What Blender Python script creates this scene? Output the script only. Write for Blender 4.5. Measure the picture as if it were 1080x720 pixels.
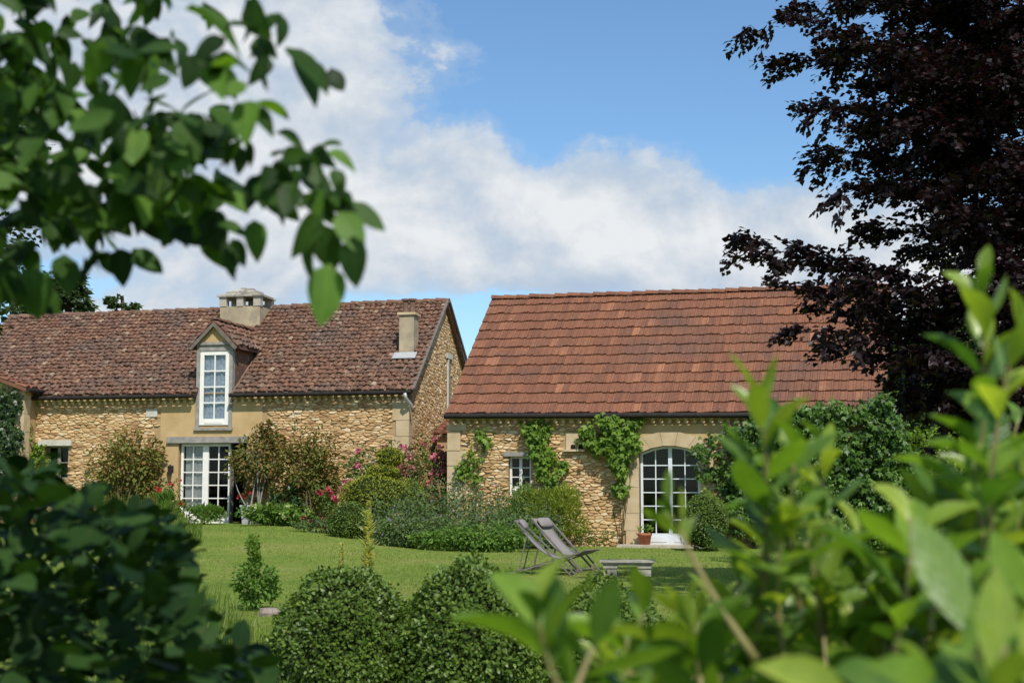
import bpy, math, random
import numpy as np
from mathutils import Vector, Matrix, noise as mnoise

R = math.radians
rng = np.random.default_rng(7)
random.seed(7)
for o in list(bpy.data.objects):
    bpy.data.objects.remove(o)
SC = bpy.context.scene
COL = SC.collection

# ------------------------------------------------------------------ camera
F = 1484.0
CAMZ = 1.5
TH = math.atan((510 - 360) / F)
cd = bpy.data.cameras.new('camera')
cam = bpy.data.objects.new('camera', cd)
COL.objects.link(cam)
cam.location = (0, 0, CAMZ)
cam.rotation_euler = (R(90) + TH, 0, 0)
cd.sensor_width = 36
cd.lens = 36 * F / 1080
cd.clip_start = 0.05
cd.clip_end = 3000
cd.dof.use_dof = True
cd.dof.focus_distance = 32
cd.dof.aperture_fstop = 6.8
SC.camera = cam

# ------------------------------------------------------------------ light
SUN_EL = R(50)
SUN_AZ = (0.30, -0.954)          # horizontal direction towards the sun (x, y)
sd = Vector((SUN_AZ[0] * math.cos(SUN_EL), SUN_AZ[1] * math.cos(SUN_EL), math.sin(SUN_EL))).normalized()
sl = bpy.data.lights.new('sun', 'SUN')
sl.energy = 4.2
sl.angle = R(0.53)
sl.color = (1.0, 0.95, 0.87)
so = bpy.data.objects.new('sun', sl)
COL.objects.link(so)
so.rotation_euler = sd.to_track_quat('Z', 'Y').to_euler()
so.location = (0, -10, 30)

vs = SC.view_settings
vs.view_transform = 'Standard'
vs.look = 'None'
vs.exposure = 0.18
vs.gamma = 1.0
vs.use_curve_mapping = False
try:
    SC.cycles.max_bounces = 8
    SC.cycles.transparent_max_bounces = 12
    SC.cycles.sample_clamp_indirect = 6
except Exception:
    pass

# ------------------------------------------------------------------ node helper
class NT:
    def __init__(s, tree):
        s.t = tree
        s.n = tree.nodes
        s.l = tree.links
    def node(s, typ, **kw):
        n = s.n.new(typ)
        for k, v in kw.items():
            if k.startswith('i_'):
                n.inputs[k[2:].replace('_', ' ')].default_value = v
            else:
                setattr(n, k, v)
        return n
    def val(s, sock, v):
        if hasattr(v, 'is_output'):
            s.l.new(v, sock)
        else:
            sock.default_value = v
    def math(s, op, a, b=None, c=None, clamp=False):
        n = s.n.new('ShaderNodeMath')
        n.operation = op
        n.use_clamp = clamp
        s.val(n.inputs[0], a)
        if b is not None: s.val(n.inputs[1], b)
        if c is not None: s.val(n.inputs[2], c)
        return n.outputs[0]
    def ramp(s, fac, stops, interp='LINEAR'):
        n = s.n.new('ShaderNodeValToRGB')
        cr = n.color_ramp
        cr.interpolation = interp
        while len(cr.elements) < len(stops):
            cr.elements.new(0.5)
        for e, (p, c) in zip(cr.elements, stops):
            e.position = p
            e.color = (c[0], c[1], c[2], 1) if len(c) == 3 else c
        s.val(n.inputs[0], fac)
        return n.outputs[0]
    def mix(s, fac, a, b, blend='MIX'):
        n = s.n.new('ShaderNodeMix')
        n.data_type = 'RGBA'
        n.blend_type = blend
        def cv(x):
            return (x[0], x[1], x[2], 1) if isinstance(x, tuple) and len(x) == 3 else x
        s.val(n.inputs[0], fac)
        s.val(n.inputs[6], cv(a))
        s.val(n.inputs[7], cv(b))
        return n.outputs[2]
    def noise(s, scale, detail=3, rough=.5, vec=None, dist=0.0):
        n = s.n.new('ShaderNodeTexNoise')
        n.inputs['Scale'].default_value = scale
        n.inputs['Detail'].default_value = detail
        n.inputs['Roughness'].default_value = rough
        n.inputs['Distortion'].default_value = dist
        if vec is not None: s.l.new(vec, n.inputs['Vector'])
        return n.outputs['Fac']

# ------------------------------------------------------------------ world: sky and clouds
W = bpy.data.worlds.new('World')
SC.world = W
W.use_nodes = True
w = NT(W.node_tree)
w.n.clear()
out = w.node('ShaderNodeOutputWorld')
bg = w.node('ShaderNodeBackground')
bg.inputs['Strength'].default_value = 0.10
w.l.new(bg.outputs[0], out.inputs[0])
sky = w.node('ShaderNodeTexSky', sky_type='NISHITA')
sky.sun_disc = False
sky.sun_elevation = SUN_EL
sky.sun_rotation = math.atan2(SUN_AZ[0], SUN_AZ[1])
sky.air_density = 1.0
sky.dust_density = 0.35
sky.ozone_density = 1.6
tc = w.node('ShaderNodeTexCoord')
sep = w.node('ShaderNodeSeparateXYZ')
w.l.new(tc.outputs['Generated'], sep.inputs[0])
X, Y, Z = sep.outputs
ya = w.math('MAXIMUM', w.math('ABSOLUTE', Y), 0.12)
A = w.math('DIVIDE', X, ya)
E = w.math('DIVIDE', Z, ya)
cmb = w.node('ShaderNodeCombineXYZ')
w.l.new(A, cmb.inputs[0]); w.l.new(w.math('MULTIPLY', E, 1.25), cmb.inputs[1]); w.l.new(Y, cmb.inputs[2])
n1 = w.noise(8.5, 9, .56, cmb.outputs[0], .15)
cmb2 = w.node('ShaderNodeCombineXYZ')
w.l.new(w.math('ADD', A, .006), cmb2.inputs[0]); w.l.new(w.math('MULTIPLY', w.math('ADD', E, .022), 1.25), cmb2.inputs[1]); w.l.new(Y, cmb2.inputs[2])
n1b = w.noise(8.5, 9, .56, cmb2.outputs[0], .15)
n2 = w.noise(2.6, 4, .5, cmb.outputs[0], .1)
def blob(px, py, rx, ry):
    a0 = (px - 540) / F; e0 = (510 - py) / F
    dx = w.math('DIVIDE', w.math('SUBTRACT', A, a0), rx / F)
    dy = w.math('DIVIDE', w.math('SUBTRACT', E, e0), ry / F)
    d = w.math('SQRT', w.math('ADD', w.math('MULTIPLY', dx, dx), w.math('MULTIPLY', dy, dy)))
    return w.math('SUBTRACT', 1.0, d)
blobs = [(150, 130, 250, 230), (325, 120, 95, 150), (460, 220, 160, 85), (640, 230, 190, 78), (790, 250, 190, 70),
         (590, 280, 190, 34), (330, 255, 210, 45), (980, 290, 200, 80), (60, 225, 160, 40)]
cov = None
for b in blobs:
    v = blob(*b)
    cov = v if cov is None else w.math('SMOOTH_MAX', cov, v, 0.25)
# elsewhere in the sky: broken cloud
behind = w.math('MULTIPLY', w.math('SUBTRACT', n2, .56), 3.0)
far = w.math('GREATER_THAN', w.math('ABSOLUTE', A), .55)
neg = w.math('LESS_THAN', Y, 0.05)
off = w.math('MAXIMUM', far, neg)
cov = w.math('ADD', w.math('MULTIPLY', cov, w.math('SUBTRACT', 1.0, off)), w.math('MULTIPLY', behind, off))
dens = w.math('ADD', w.math('MULTIPLY', cov, 0.85), w.math('MULTIPLY', w.math('SUBTRACT', n1, .5), 2.1))
msk = w.ramp(w.math('ADD', dens, .50), [(0.34, (0, 0, 0)), (0.46, (.22, .22, .22)), (0.58, (.82, .82, .82)), (0.80, (1, 1, 1))], 'EASE')
n3 = w.noise(5.5, 6, .58, cmb.outputs[0], .4)
core = w.math('ADD', w.math('ADD', w.math('MULTIPLY', dens, .22), w.math('MULTIPLY', n3, .55)), w.math('MULTIPLY', w.math('SUBTRACT', n1, n1b), 1.5))
ccol = w.ramp(core, [(0.08, (3.9, 4.9, 6.3)), (0.28, (4.7, 5.5, 6.5)), (0.42, (5.8, 6.3, 6.9)), (0.62, (7.3, 7.5, 7.7))])
skyc = w.mix(1.0, sky.outputs[0], (0.93, 1.17, 1.32, 1), 'MULTIPLY')
fin = w.mix(msk, skyc, ccol)
w.l.new(fin, bg.inputs['Color'])

# ------------------------------------------------------------------ pixel <-> world
def ray(px, py):
    a = (px - 540) / F; b = (360 - py) / F
    return Vector((a, math.cos(TH) - b * math.sin(TH), math.sin(TH) + b * math.cos(TH)))
def P(px, py, Yd):
    d = ray(px, py)
    s = Yd / d.y
    return Vector((d.x * s, Yd, CAMZ + d.z * s))
def sst(a, b, x):
    t = min(1, max(0, (x - a) / (b - a)))
    return t * t * (3 - 2 * t)
def gz(x, y):
    return 0.05 + 0.40 * sst(-0.5, -6.0, x) * sst(20, 36, y) * 1.0 if y > 20 else 0.05
def G(px, Yd):
    p = P(px, 500, Yd)
    return Vector((p.x, Yd, gz(p.x, Yd)))

# ------------------------------------------------------------------ object helpers
def tag(o, label=None, cat=None, group=None, kind=None):
    if label: o['label'] = label
    if cat: o['category'] = cat
    if group: o['group'] = group
    if kind: o['kind'] = kind
    return o
def thing(name, label, cat, loc=(0, 0, 0), rz=0.0, group=None):
    o = bpy.data.objects.new(name, None)
    COL.objects.link(o)
    o.empty_display_size = 0.1
    o.location = loc
    o.rotation_euler = (0, 0, rz)
    return tag(o, label, cat, group)
def link(name, me, mat, parent=None):
    o = bpy.data.objects.new(name, me)
    COL.objects.link(o)
    if mat is not None: me.materials.append(mat)
    if parent is not None: o.parent = parent
    return o

class MB:
    def __init__(s):
        s.v = []; s.f = []
    def add(s, vs_, fs_):
        b = len(s.v)
        s.v += [tuple(p) for p in vs_]
        s.f += [tuple(i + b for i in f) for f in fs_]
    def quad(s, a, b, c, d):
        s.add([a, b, c, d], [(0, 1, 2, 3)])
    def ngon(s, pts):
        s.add(pts, [tuple(range(len(pts)))])
    def box(s, x0, x1, y0, y1, z0, z1, m=None):
        vs_ = [Vector((x, y, z)) for z in (z0, z1) for y in (y0, y1) for x in (x0, x1)]
        if m is not None: vs_ = [m @ p for p in vs_]
        s.add(vs_, [(0, 2, 3, 1), (4, 5, 7, 6), (0, 1, 5, 4), (2, 6, 7, 3), (0, 4, 6, 2), (1, 3, 7, 5)])
    def bar(s, a, b, w_, h_, up=(0, 0, 1)):
        a = Vector(a); b = Vector(b)
        d = (b - a); L = d.length; d.normalize()
        u = Vector(up); sd_ = d.cross(u)
        if sd_.length < 1e-4: sd_ = d.cross(Vector((1, 0, 0)))
        sd_.normalize(); u = sd_.cross(d)
        vs_ = []
        for p in (a, b):
            for i, j in ((-1, -1), (1, -1), (1, 1), (-1, 1)):
                vs_.append(p + sd_ * (i * w_ / 2) + u * (j * h_ / 2))
        s.add(vs_, [(0, 1, 2, 3), (7, 6, 5, 4), (0, 4, 5, 1), (1, 5, 6, 2), (2, 6, 7, 3), (3, 7, 4, 0)])
    def tube(s, pts, rad, n=6, cap=True):
        pts = [Vector(p) for p in pts]
        if not hasattr(rad, '__len__'): rad = [rad] * len(pts)
        b = len(s.v)
        pu = None
        for i, p in enumerate(pts):
            d = (pts[min(i + 1, len(pts) - 1)] - pts[max(i - 1, 0)])
            if d.length < 1e-7: d = Vector((0, 0, 1))
            d.normalize()
            ref = pu if pu is not None else (Vector((0, 0, 1)) if abs(d.z) < .9 else Vector((1, 0, 0)))
            x = (ref - d * ref.dot(d))
            if x.length < 1e-4: x = d.orthogonal()
            x.normalize(); pu = x
            y = d.cross(x)
            for k in range(n):
                a = 2 * math.pi * k / n
                s.v.append(tuple(p + (x * math.cos(a) + y * math.sin(a)) * rad[i]))
        for i in range(len(pts) - 1):
            for k in range(n):
                k2 = (k + 1) % n
                s.f.append((b + i * n + k, b + i * n + k2, b + (i + 1) * n + k2, b + (i + 1) * n + k))
        if cap:
            s.f.append(tuple(b + k for k in reversed(range(n))))
            e = b + (len(pts) - 1) * n
            s.f.append(tuple(e + k for k in range(n)))
    def lathe(s, prof, c=(0, 0, 0), n=20):
        b = len(s.v)
        for r, z in prof:
            for k in range(n):
                a = 2 * math.pi * k / n
                s.v.append((c[0] + r * math.cos(a), c[1] + r * math.sin(a), c[2] + z))
        for i in range(len(prof) - 1):
            for k in range(n):
                k2 = (k + 1) % n
                s.f.append((b + i * n + k, b + i * n + k2, b + (i + 1) * n + k2, b + (i + 1) * n + k))
    def build(s, name, mat, parent=None, smooth=False, world=False):
        vv = s.v
        if world and parent is not None:
            l = parent.location
            vv = [(p[0] - l.x, p[1] - l.y, p[2] - l.z) for p in vv]
        me = bpy.data.meshes.new(name)
        me.from_pydata(vv, [], s.f)
        if smooth: me.polygons.foreach_set('use_smooth', [True] * len(me.polygons))
        me.update()
        return link(name, me, mat, parent)

# ---- leaf clouds
def tmpl_small():
    return (np.array([(0, 0, 0), (.45, .5, .07), (1, 0, -.04), (.45, -.5, .07)], float), [(0, 3, 2), (0, 2, 1)])
def tmpl_oval():
    return (np.array([(0, 0, 0), (.3, .44, .06), (.3, -.44, .06), (.68, .42, .03), (.68, -.42, .03), (1, 0, -.06)], float),
            [(0, 2, 1), (1, 2, 4, 3), (3, 4, 5)])
def tmpl_lobed():
    # three-pointed vine leaf
    return (np.array([(0, 0, 0), (.12, .34, 0), (.5, .52, -.06), (.5, .22, .05), (1, 0, -.12), (.5, -.22, .05), (.5, -.52, -.06), (.12, -.34, 0)], float),
            [(0, 3, 2, 1), (0, 4, 3), (0, 5, 4), (0, 7, 6, 5)])
def tmpl_big(prof, n=7, fold=.22, curl=.28, wav=0.0):
    V = []; Fc = []
    for i in range(n):
        t = i / (n - 1)
        w_ = prof(t)
        for sgn in (-1, 0, 1):
            z = fold * abs(sgn) * w_ * .5 - curl * t * t + wav * sgn * math.sin(t * 9) * .5
            V.append((t, sgn * w_ * .5, z))
    for i in range(n - 1):
        a = i * 3
        Fc += [(a, a + 1, a + 4, a + 3), (a + 1, a + 2, a + 5, a + 4)]
    return (np.array(V, float), Fc)
def prof_laurel(t):
    return max(.03, (math.sin(math.pi * (t ** 1.25)) ** .8)) if 0 < t < 1 else (.05 if t == 0 else .01)
def prof_ovate(t):
    return max(.03, (math.sin(math.pi * (t ** .72)) ** .75)) if 0 < t < 1 else (.04 if t == 0 else .01)
def prof_round(t):
    return max(.03, (math.sin(math.pi * (t ** .9)) ** .55)) if 0 < t < 1 else (.04 if t == 0 else .06)
T_SMALL = tmpl_small(); T_OVAL = tmpl_oval(); T_LOBE = tmpl_lobed()
T_LAUREL = tmpl_big(prof_laurel, 8, .25, .22, .02)
T_OVATE = tmpl_big(prof_ovate, 7, .2, .3, .015)
T_ROUND = tmpl_big(prof_round, 7, .15, .2, .02)

def nrm(a):
    return a / np.maximum(1e-9, np.linalg.norm(a, axis=-1, keepdims=True))
def leaves(name, mat, Pn, D, N, L, Wd, tmpl, parent=None, world=True, kz=None, smooth=False):
    T, FC = tmpl
    Pn = np.asarray(Pn, float); n = len(Pn)
    D = nrm(np.asarray(D, float)); N = np.asarray(N, float)
    S = np.cross(D, N); S = nrm(S); N = np.cross(S, D)
    L = np.broadcast_to(np.asarray(L, float), (n,)); Wd = np.broadcast_to(np.asarray(Wd, float), (n,))
    k = np.ones(n) if kz is None else np.asarray(kz)
    V = (Pn[:, None, :] + D[:, None, :] * (L[:, None] * T[None, :, 0])[..., None]
         + S[:, None, :] * (Wd[:, None] * T[None, :, 1])[..., None]
         + N[:, None, :] * ((L * k)[:, None] * T[None, :, 2])[..., None])
    if world and parent is not None:
        V = V - np.array(parent.location)[None, None, :]
    nv = T.shape[0]
    V = V.reshape(-1, 3)
    sizes = np.array([len(f) for f in FC]); flat = np.array([i for f in FC for i in f])
    loops = (flat[None, :] + (np.arange(n) * nv)[:, None]).reshape(-1)
    tot = np.tile(sizes, n)
    start = np.concatenate([[0], np.cumsum(tot)[:-1]])
    me = bpy.data.meshes.new(name)
    me.vertices.add(len(V)); me.vertices.foreach_set('co', V.astype(np.float32).ravel())
    me.loops.add(len(loops)); me.loops.foreach_set('vertex_index', loops.astype(np.int32))
    me.polygons.add(len(tot)); me.polygons.foreach_set('loop_start', start.astype(np.int32))
    try: me.polygons.foreach_set('loop_total', tot.astype(np.int32))
    except Exception: pass
    if smooth: me.polygons.foreach_set('use_smooth', np.ones(len(tot), bool))
    me.update(calc_edges=True); me.validate()
    if nv >= 18:                                  # big leaves carry their own along / across coordinates for the veins
        wmax = np.abs(T[:, 1]).max()
        at_ = me.attributes.new('leafco', 'FLOAT_VECTOR', 'POINT')
        lc = np.stack([T[:, 0], T[:, 1] / wmax, 0 * T[:, 0]], 1)
        at_.data.foreach_set('vector', np.tile(lc, (n, 1)).astype(np.float32).ravel())
    return link(name, me, mat, parent)
def rdir(n):
    return nrm(rng.normal(size=(n, 3)))

# ------------------------------------------------------------------ materials
def newmat(name):
    m = bpy.data.materials.new(name); m.use_nodes = True
    t = NT(m.node_tree); t.n.clear()
    o = t.node('ShaderNodeOutputMaterial')
    return m, t, o
def bump(t, h, strength=.4, dist=.02):
    b = t.node('ShaderNodeBump'); b.inputs['Strength'].default_value = strength; b.inputs['Distance'].default_value = dist
    t.l.new(h, b.inputs['Height']); return b.outputs[0]
def objvec(t):
    c = t.node('ShaderNodeTexCoord'); return c.outputs['Object']
def mat_plain(name, c1, c2, scale=4, rough=.8, bstr=.3, bscale=30, spec=.3, metal=0.0, det=5):
    m, t, o = newmat(name); v = objvec(t)
    p = t.node('ShaderNodeBsdfPrincipled')
    f = t.noise(scale, det, .6, v)
    t.l.new(t.ramp(f, [(0.3, c1), (0.7, c2)]), p.inputs['Base Color'])
    p.inputs['Roughness'].default_value = rough; p.inputs['Specular IOR Level'].default_value = spec; p.inputs['Metallic'].default_value = metal
    if bstr: t.l.new(bump(t, t.noise(bscale, 4, .6, v), bstr, .01), p.inputs['Normal'])
    t.l.new(p.outputs[0], o.inputs[0]); return m
def mat_island(name, stops, dirt=None, rough=.85, bstr=.5, bscale=25, spots=None, patch=None):
    m, t, o = newmat(name); v = objvec(t)
    p = t.node('ShaderNodeBsdfPrincipled')
    g = t.node('ShaderNodeNewGeometry')
    c = t.ramp(g.outputs['Random Per Island'], stops)
    nz = t.noise(14, 5, .65, v)
    c = t.mix(1.0, c, t.ramp(nz, [(0.25, (.72, .70, .68)), (0.75, (1.18, 1.16, 1.12))]), 'MULTIPLY')
    if patch:                                    # broad weathered areas
        pc, sc_, lo, hi = patch
        c = t.mix(t.ramp(t.noise(sc_, 4, .65, v, .6), [(lo, (0, 0, 0)), (hi, (.75, .75, .75))]), c, pc + (1,))
    if spots:                                    # lichen
        for sc_, lo, hi, pc, am in spots:
            c = t.mix(t.ramp(t.noise(sc_, 3, .7, v), [(lo, (0, 0, 0)), (hi, (am, am, am))]), c, pc + (1,))
    t.l.new(c, p.inputs['Base Color'])
    p.inputs['Roughness'].default_value = rough; p.inputs['Specular IOR Level'].default_value = .25
    t.l.new(bump(t, t.noise(bscale, 5, .65, v), bstr, .012), p.inputs['Normal'])
    t.l.new(p.outputs[0], o.inputs[0]); return m
def mat_leaf(name, cd_, cl_, rough=.5, tr=.28, trc=None, spec=.4, bstr=0.0, extra=None, veins=False):
    m, t, o = newmat(name)
    g = t.node('ShaderNodeNewGeometry')
    stops = [(0.0, cd_), (1.0, cl_)] if extra is None else [(0.0, cd_), (1 - extra[0] - .01, cl_), (1 - extra[0], extra[1]), (1.0, extra[1])]
    c = t.ramp(g.outputs['Random Per Island'], stops)
    v = objvec(t)
    c = t.mix(1.0, c, t.ramp(t.noise(2.2, 3, .6, v), [(0.3, (.75, .78, .75)), (0.7, (1.2, 1.16, 1.1))]), 'MULTIPLY')
    p = t.node('ShaderNodeBsdfPrincipled')
    hgt_ = t.noise(60, 3, .6, v)
    if veins:
        a_ = t.node('ShaderNodeAttribute', attribute_name='leafco'); sx = t.node('ShaderNodeSeparateXYZ'); t.l.new(a_.outputs['Vector'], sx.inputs[0])
        ab = t.math('ABSOLUTE', sx.outputs[1])
        rib = t.math('LESS_THAN', ab, .045)
        ph = t.math('SUBTRACT', t.math('MULTIPLY', sx.outputs[0], 8.0), t.math('MULTIPLY', ab, 2.2))
        fr = t.math('ABSOLUTE', t.math('SUBTRACT', t.math('FRACT', ph), .5))
        side = t.ramp(fr, [(0.0, (1, 1, 1)), (.10, (0, 0, 0))])
        vv_ = t.math('MAXIMUM', rib, t.math('MULTIPLY', side, .45))
        c = t.mix(t.math('MULTIPLY', vv_, .5), c, t.mix(1.0, c, (1.7, 1.45, 1.3, 1), 'MULTIPLY'))
        c = t.mix(t.ramp(t.noise(130, 2, .5, v), [(.70, (0, 0, 0)), (.76, (.75, .75, .75))]), c, (.16, .10, .035, 1))    # blemishes
        c = t.mix(1.0, c, t.ramp(t.noise(28, 4, .6, v), [(.3, (.78, .80, .75)), (.7, (1.2, 1.16, 1.1))]), 'MULTIPLY')
        hgt_ = t.math('SUBTRACT', t.math('MULTIPLY', hgt_, .6), t.math('MULTIPLY', vv_, .8))
    t.l.new(c, p.inputs['Base Color']); p.inputs['Roughness'].default_value = rough; p.inputs['Specular IOR Level'].default_value = spec
    if bstr:
        t.l.new(bump(t, hgt_, bstr, .003), p.inputs['Normal'])
    tb = t.node('ShaderNodeBsdfTranslucent')
    t.l.new(t.mix(1.0, c, (trc or (1.5, 1.5, .6)) + (1,), 'MULTIPLY'), tb.inputs['Color'])
    mx = t.node('ShaderNodeMixShader'); mx.inputs[0].default_value = tr
    t.l.new(p.outputs[0], mx.inputs[1]); t.l.new(tb.outputs[0], mx.inputs[2])
    t.l.new(mx.outputs[0], o.inputs[0]); return m

M = {}
M['stone'] = mat_island('rubble stone', [(0, (.34, .20, .095)), (.15, (.48, .305, .145)), (.55, (.59, .405, .21)), (.85, (.67, .50, .29)), (1, (.70, .58, .40))], bstr=.9)
M['mortar'] = mat_plain('lime mortar', (.31, .20, .095), (.45, .31, .165), 5, .95, .6, 40)
M['render'] = mat_plain('ochre render', (.42, .28, .125), (.52, .37, .19), 2.2, .9, .35, 18)
M['dressed'] = mat_plain('dressed limestone', (.43, .32, .18), (.57, .45, .29), 2.5, .85, .4, 20)
M['palestone'] = mat_plain('pale stone', (.42, .40, .34), (.60, .57, .50), 5, .85, .4, 25)
M['lauze'] = mat_island('stone slates', [(0, (.25, .23, .20)), (.5, (.40, .37, .32)), (1, (.55, .52, .46))])
M['tile_brown'] = mat_island('weathered canal tiles', [(0, (.11, .060, .042)), (.3, (.145, .074, .048)), (.65, (.18, .090, .057)), (.88, (.20, .108, .071)), (.96, (.25, .15, .10)), (1, (.36, .27, .19))],
                             spots=[(5, .55, .72, (.25, .19, .14), .55), (13, .60, .68, (.42, .33, .23), .8)], patch=((.10, .07, .058), .7, .45, .65))
M['tile_red'] = mat_island('terracotta interlocking tiles', [(0, (.165, .072, .045)), (.35, (.195, .083, .049)), (.7, (.215, .092, .053)), (.96, (.24, .104, .059)), (1, (.33, .148, .083))],
                           spots=[(7, .56, .72, (.105, .062, .047), .6), (16, .62, .72, (.40, .30, .21), .55)], patch=((.115, .066, .050), .45, .47, .68))
M['wood'] = mat_plain('weathered oak', (.20, .185, .165), (.34, .32, .29), 7, .85, .4, 40)
M['white'] = mat_plain('white joinery paint', (.74, .72, .66), (.82, .80, .75), 5, .5, .1, 40, .4)
M['shadewhite'] = mat_plain('white joinery paint with blue shade', (.62, .67, .71), (.71, .75, .78), 5, .5, .1, 40, .4)  # white door; the arch's bluish sky-lit shade is put into the colour
M['dark'] = mat_plain('dark interior', (.012, .010, .008), (.02, .017, .014), 3, .9, 0)  # near-black: the shade of rooms and holes is put into the colour
M['gutter'] = mat_plain('dark gutter metal', (.012, .010, .009), (.03, .024, .02), 6, .65, .1, 30, .25)
M['zinc'] = mat_plain('zinc', (.45, .46, .47), (.58, .59, .60), 6, .45, .1, 30, .5, .4)
M['iron'] = mat_plain('black iron', (.02, .02, .02), (.035, .033, .03), 9, .5, .1, 30)
M['curtain'] = mat_plain('sheer curtain', (.42, .42, .40), (.62, .61, .58), 9, .9, .3, 20)
M['bluecurtain'] = mat_plain('patterned blue curtain', (.30, .38, .52), (.72, .76, .80), 14, .9, .3, 20)
M['terracotta'] = mat_plain('terracotta pot', (.30, .10, .05), (.42, .16, .085), 8, .8, .3, 40)
M['chairwood'] = mat_plain('grey teak', (.115, .10, .09), (.19, .17, .15), 12, .7, .3, 50)
M['canvas'] = mat_plain('taupe canvas', (.20, .185, .175), (.255, .235, .22), 30, .9, .25, 200)
M['bark'] = mat_plain('bark', (.05, .038, .028), (.11, .085, .06), 12, .9, .8, 30)
M['greystem'] = mat_plain('green brown stem', (.09, .075, .03), (.16, .14, .06), 12, .7, .3, 40)
M['ltstem'] = mat_plain('young green stem', (.16, .17, .05), (.26, .20, .09), 12, .5, .2, 40)
M['stack'] = mat_plain('sooty chimney render', (.26, .215, .15), (.46, .375, .25), 3.5, .9, .5, 18)
M['pots'] = mat_plain('sooty clay pots', (.11, .07, .055), (.22, .13, .095), 9, .9, .4, 30)
M['oldwood'] = mat_plain('old dark timber', (.11, .09, .075), (.19, .165, .14), 9, .9, .4, 40)
M['benchstone'] = mat_plain('weathered bench stone', (.26, .235, .19), (.44, .40, .33), 6, .9, .5, 25)
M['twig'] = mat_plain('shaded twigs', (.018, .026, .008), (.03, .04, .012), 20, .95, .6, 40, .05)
M['edging'] = mat_plain('pinkish grey edging stone', (.20, .155, .13), (.33, .27, .23), 9, .9, .5, 25)
M['paving'] = mat_plain('limestone paving', (.36, .31, .24), (.50, .45, .37), 6, .9, .5, 25)

# glass
m, t, o = newmat('window glass')
gl = t.node('ShaderNodeBsdfGlossy'); gl.inputs['Roughness'].default_value = .03; gl.inputs['Color'].default_value = (.9, .95, 1, 1)
tp = t.node('ShaderNodeBsdfTransparent'); tp.inputs['Color'].default_value = (.80, .83, .83, 1)
lw = t.node('ShaderNodeFresnel'); lw.inputs['IOR'].default_value = 1.5
mx = t.node('ShaderNodeMixShader')
t.l.new(t.math('MULTIPLY', lw.outputs[0], .55), mx.inputs[0]); t.l.new(tp.outputs[0], mx.inputs[1]); t.l.new(gl.outputs[0], mx.inputs[2]); t.l.new(mx.outputs[0], o.inputs[0])
M['glass'] = m

# leaves
M['l_box'] = mat_leaf('box leaves', (.05, .10, .013), (.15, .23, .035), .45, .25, spec=.35)
M['l_boxdk'] = mat_leaf('yew green leaves', (.022, .045, .010), (.055, .09, .018), .6, .2, spec=.2)
M['l_topiary'] = mat_leaf('topiary leaves', (.14, .175, .014), (.30, .32, .045), .6, .28, spec=.15)
M['l_laurel'] = mat_leaf('laurel leaves', (.045, .12, .02), (.20, .33, .045), .30, .42, (1.5, 1.6, .5), .5, .35, veins=True)
M['l_laurely'] = mat_leaf('young laurel leaves', (.17, .28, .035), (.34, .44, .075), .30, .45, (1.5, 1.5, .5), .5, .3, veins=True)
M['l_apple'] = mat_leaf('orchard tree leaves', (.012, .034, .008), (.055, .125, .02), .5, .38, (1.7, 1.8, .5), .2, .35, extra=(.13, (.105, .21, .035)), veins=True)
M['l_shade'] = mat_leaf('shade shrub leaves', (.010, .030, .008), (.034, .080, .018), .6, .2, (1.5, 1.7, .6), .12, .35, veins=True)
M['l_beech'] = mat_leaf('copper beech leaves', (.010, .0065, .008), (.024, .0125, .0145), .42, .16, (2.4, .8, .8), .3)
M['l_vine'] = mat_leaf('vine leaves', (.075, .15, .018), (.19, .30, .04), .5, .38, spec=.25)
M['l_ivy'] = mat_leaf('creeper leaves', (.02, .058, .010), (.125, .235, .035), .45, .3, spec=.35)
M['l_ivydk'] = mat_leaf('dark ivy leaves', (.018, .045, .012), (.05, .095, .022), .4, .2, spec=.5)
M['l_olive'] = mat_leaf('olive shrub leaves', (.09, .105, .02), (.20, .21, .05), .6, .32, spec=.2, extra=(.12, (.26, .14, .05)))
M['l_bronze'] = mat_leaf('bronze green leaves', (.09, .105, .025), (.20, .20, .055), .6, .32, spec=.2, extra=(.18, (.28, .14, .055)))
M['l_rose'] = mat_leaf('rose leaves', (.055, .11, .025), (.14, .22, .055), .55, .3, spec=.2)
M['l_catmint'] = mat_leaf('catmint leaves', (.075, .13, .045), (.16, .235, .085), .7, .32, spec=.15, extra=(.04, (.19, .16, .25)))
M['l_lime'] = mat_leaf('lime green leaves', (.15, .21, .022), (.29, .34, .05), .6, .4, spec=.2)
M['l_herb'] = mat_leaf('herbaceous leaves', (.07, .155, .022), (.17, .28, .055), .55, .36, spec=.2)
M['l_conifer'] = mat_leaf('conifer leaves', (.025, .05, .014), (.075, .12, .03), .6, .2)
M['l_far'] = mat_leaf('far tree leaves', (.04, .075, .03), (.09, .14, .05), .6, .25)
M['l_grass'] = mat_leaf('grass blades', (.085, .15, .022), (.18, .26, .045), .55, .38, extra=(.1, (.26, .25, .09)))
M['l_lawn'] = mat_leaf('lawn blades', (.155, .235, .036), (.27, .36, .072), .6, .4, spec=.2, extra=(.12, (.34, .34, .13)))
M['f_pink'] = mat_leaf('pink rose petals', (.50, .09, .18), (.68, .26, .33), .6, .3, (1.2, 1, 1))
M['f_coral'] = mat_leaf('dusty pink buds', (.34, .10, .09), (.50, .22, .20), .6, .3, (1.2, 1, 1))
M['f_red'] = mat_leaf('red petals', (.40, .022, .02), (.58, .06, .05), .6, .3, (1.2, 1, 1))
M['f_hot'] = mat_leaf('hot pink petals', (.52, .03, .09), (.68, .10, .17), .6, .3, (1.2, 1, 1))
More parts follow.
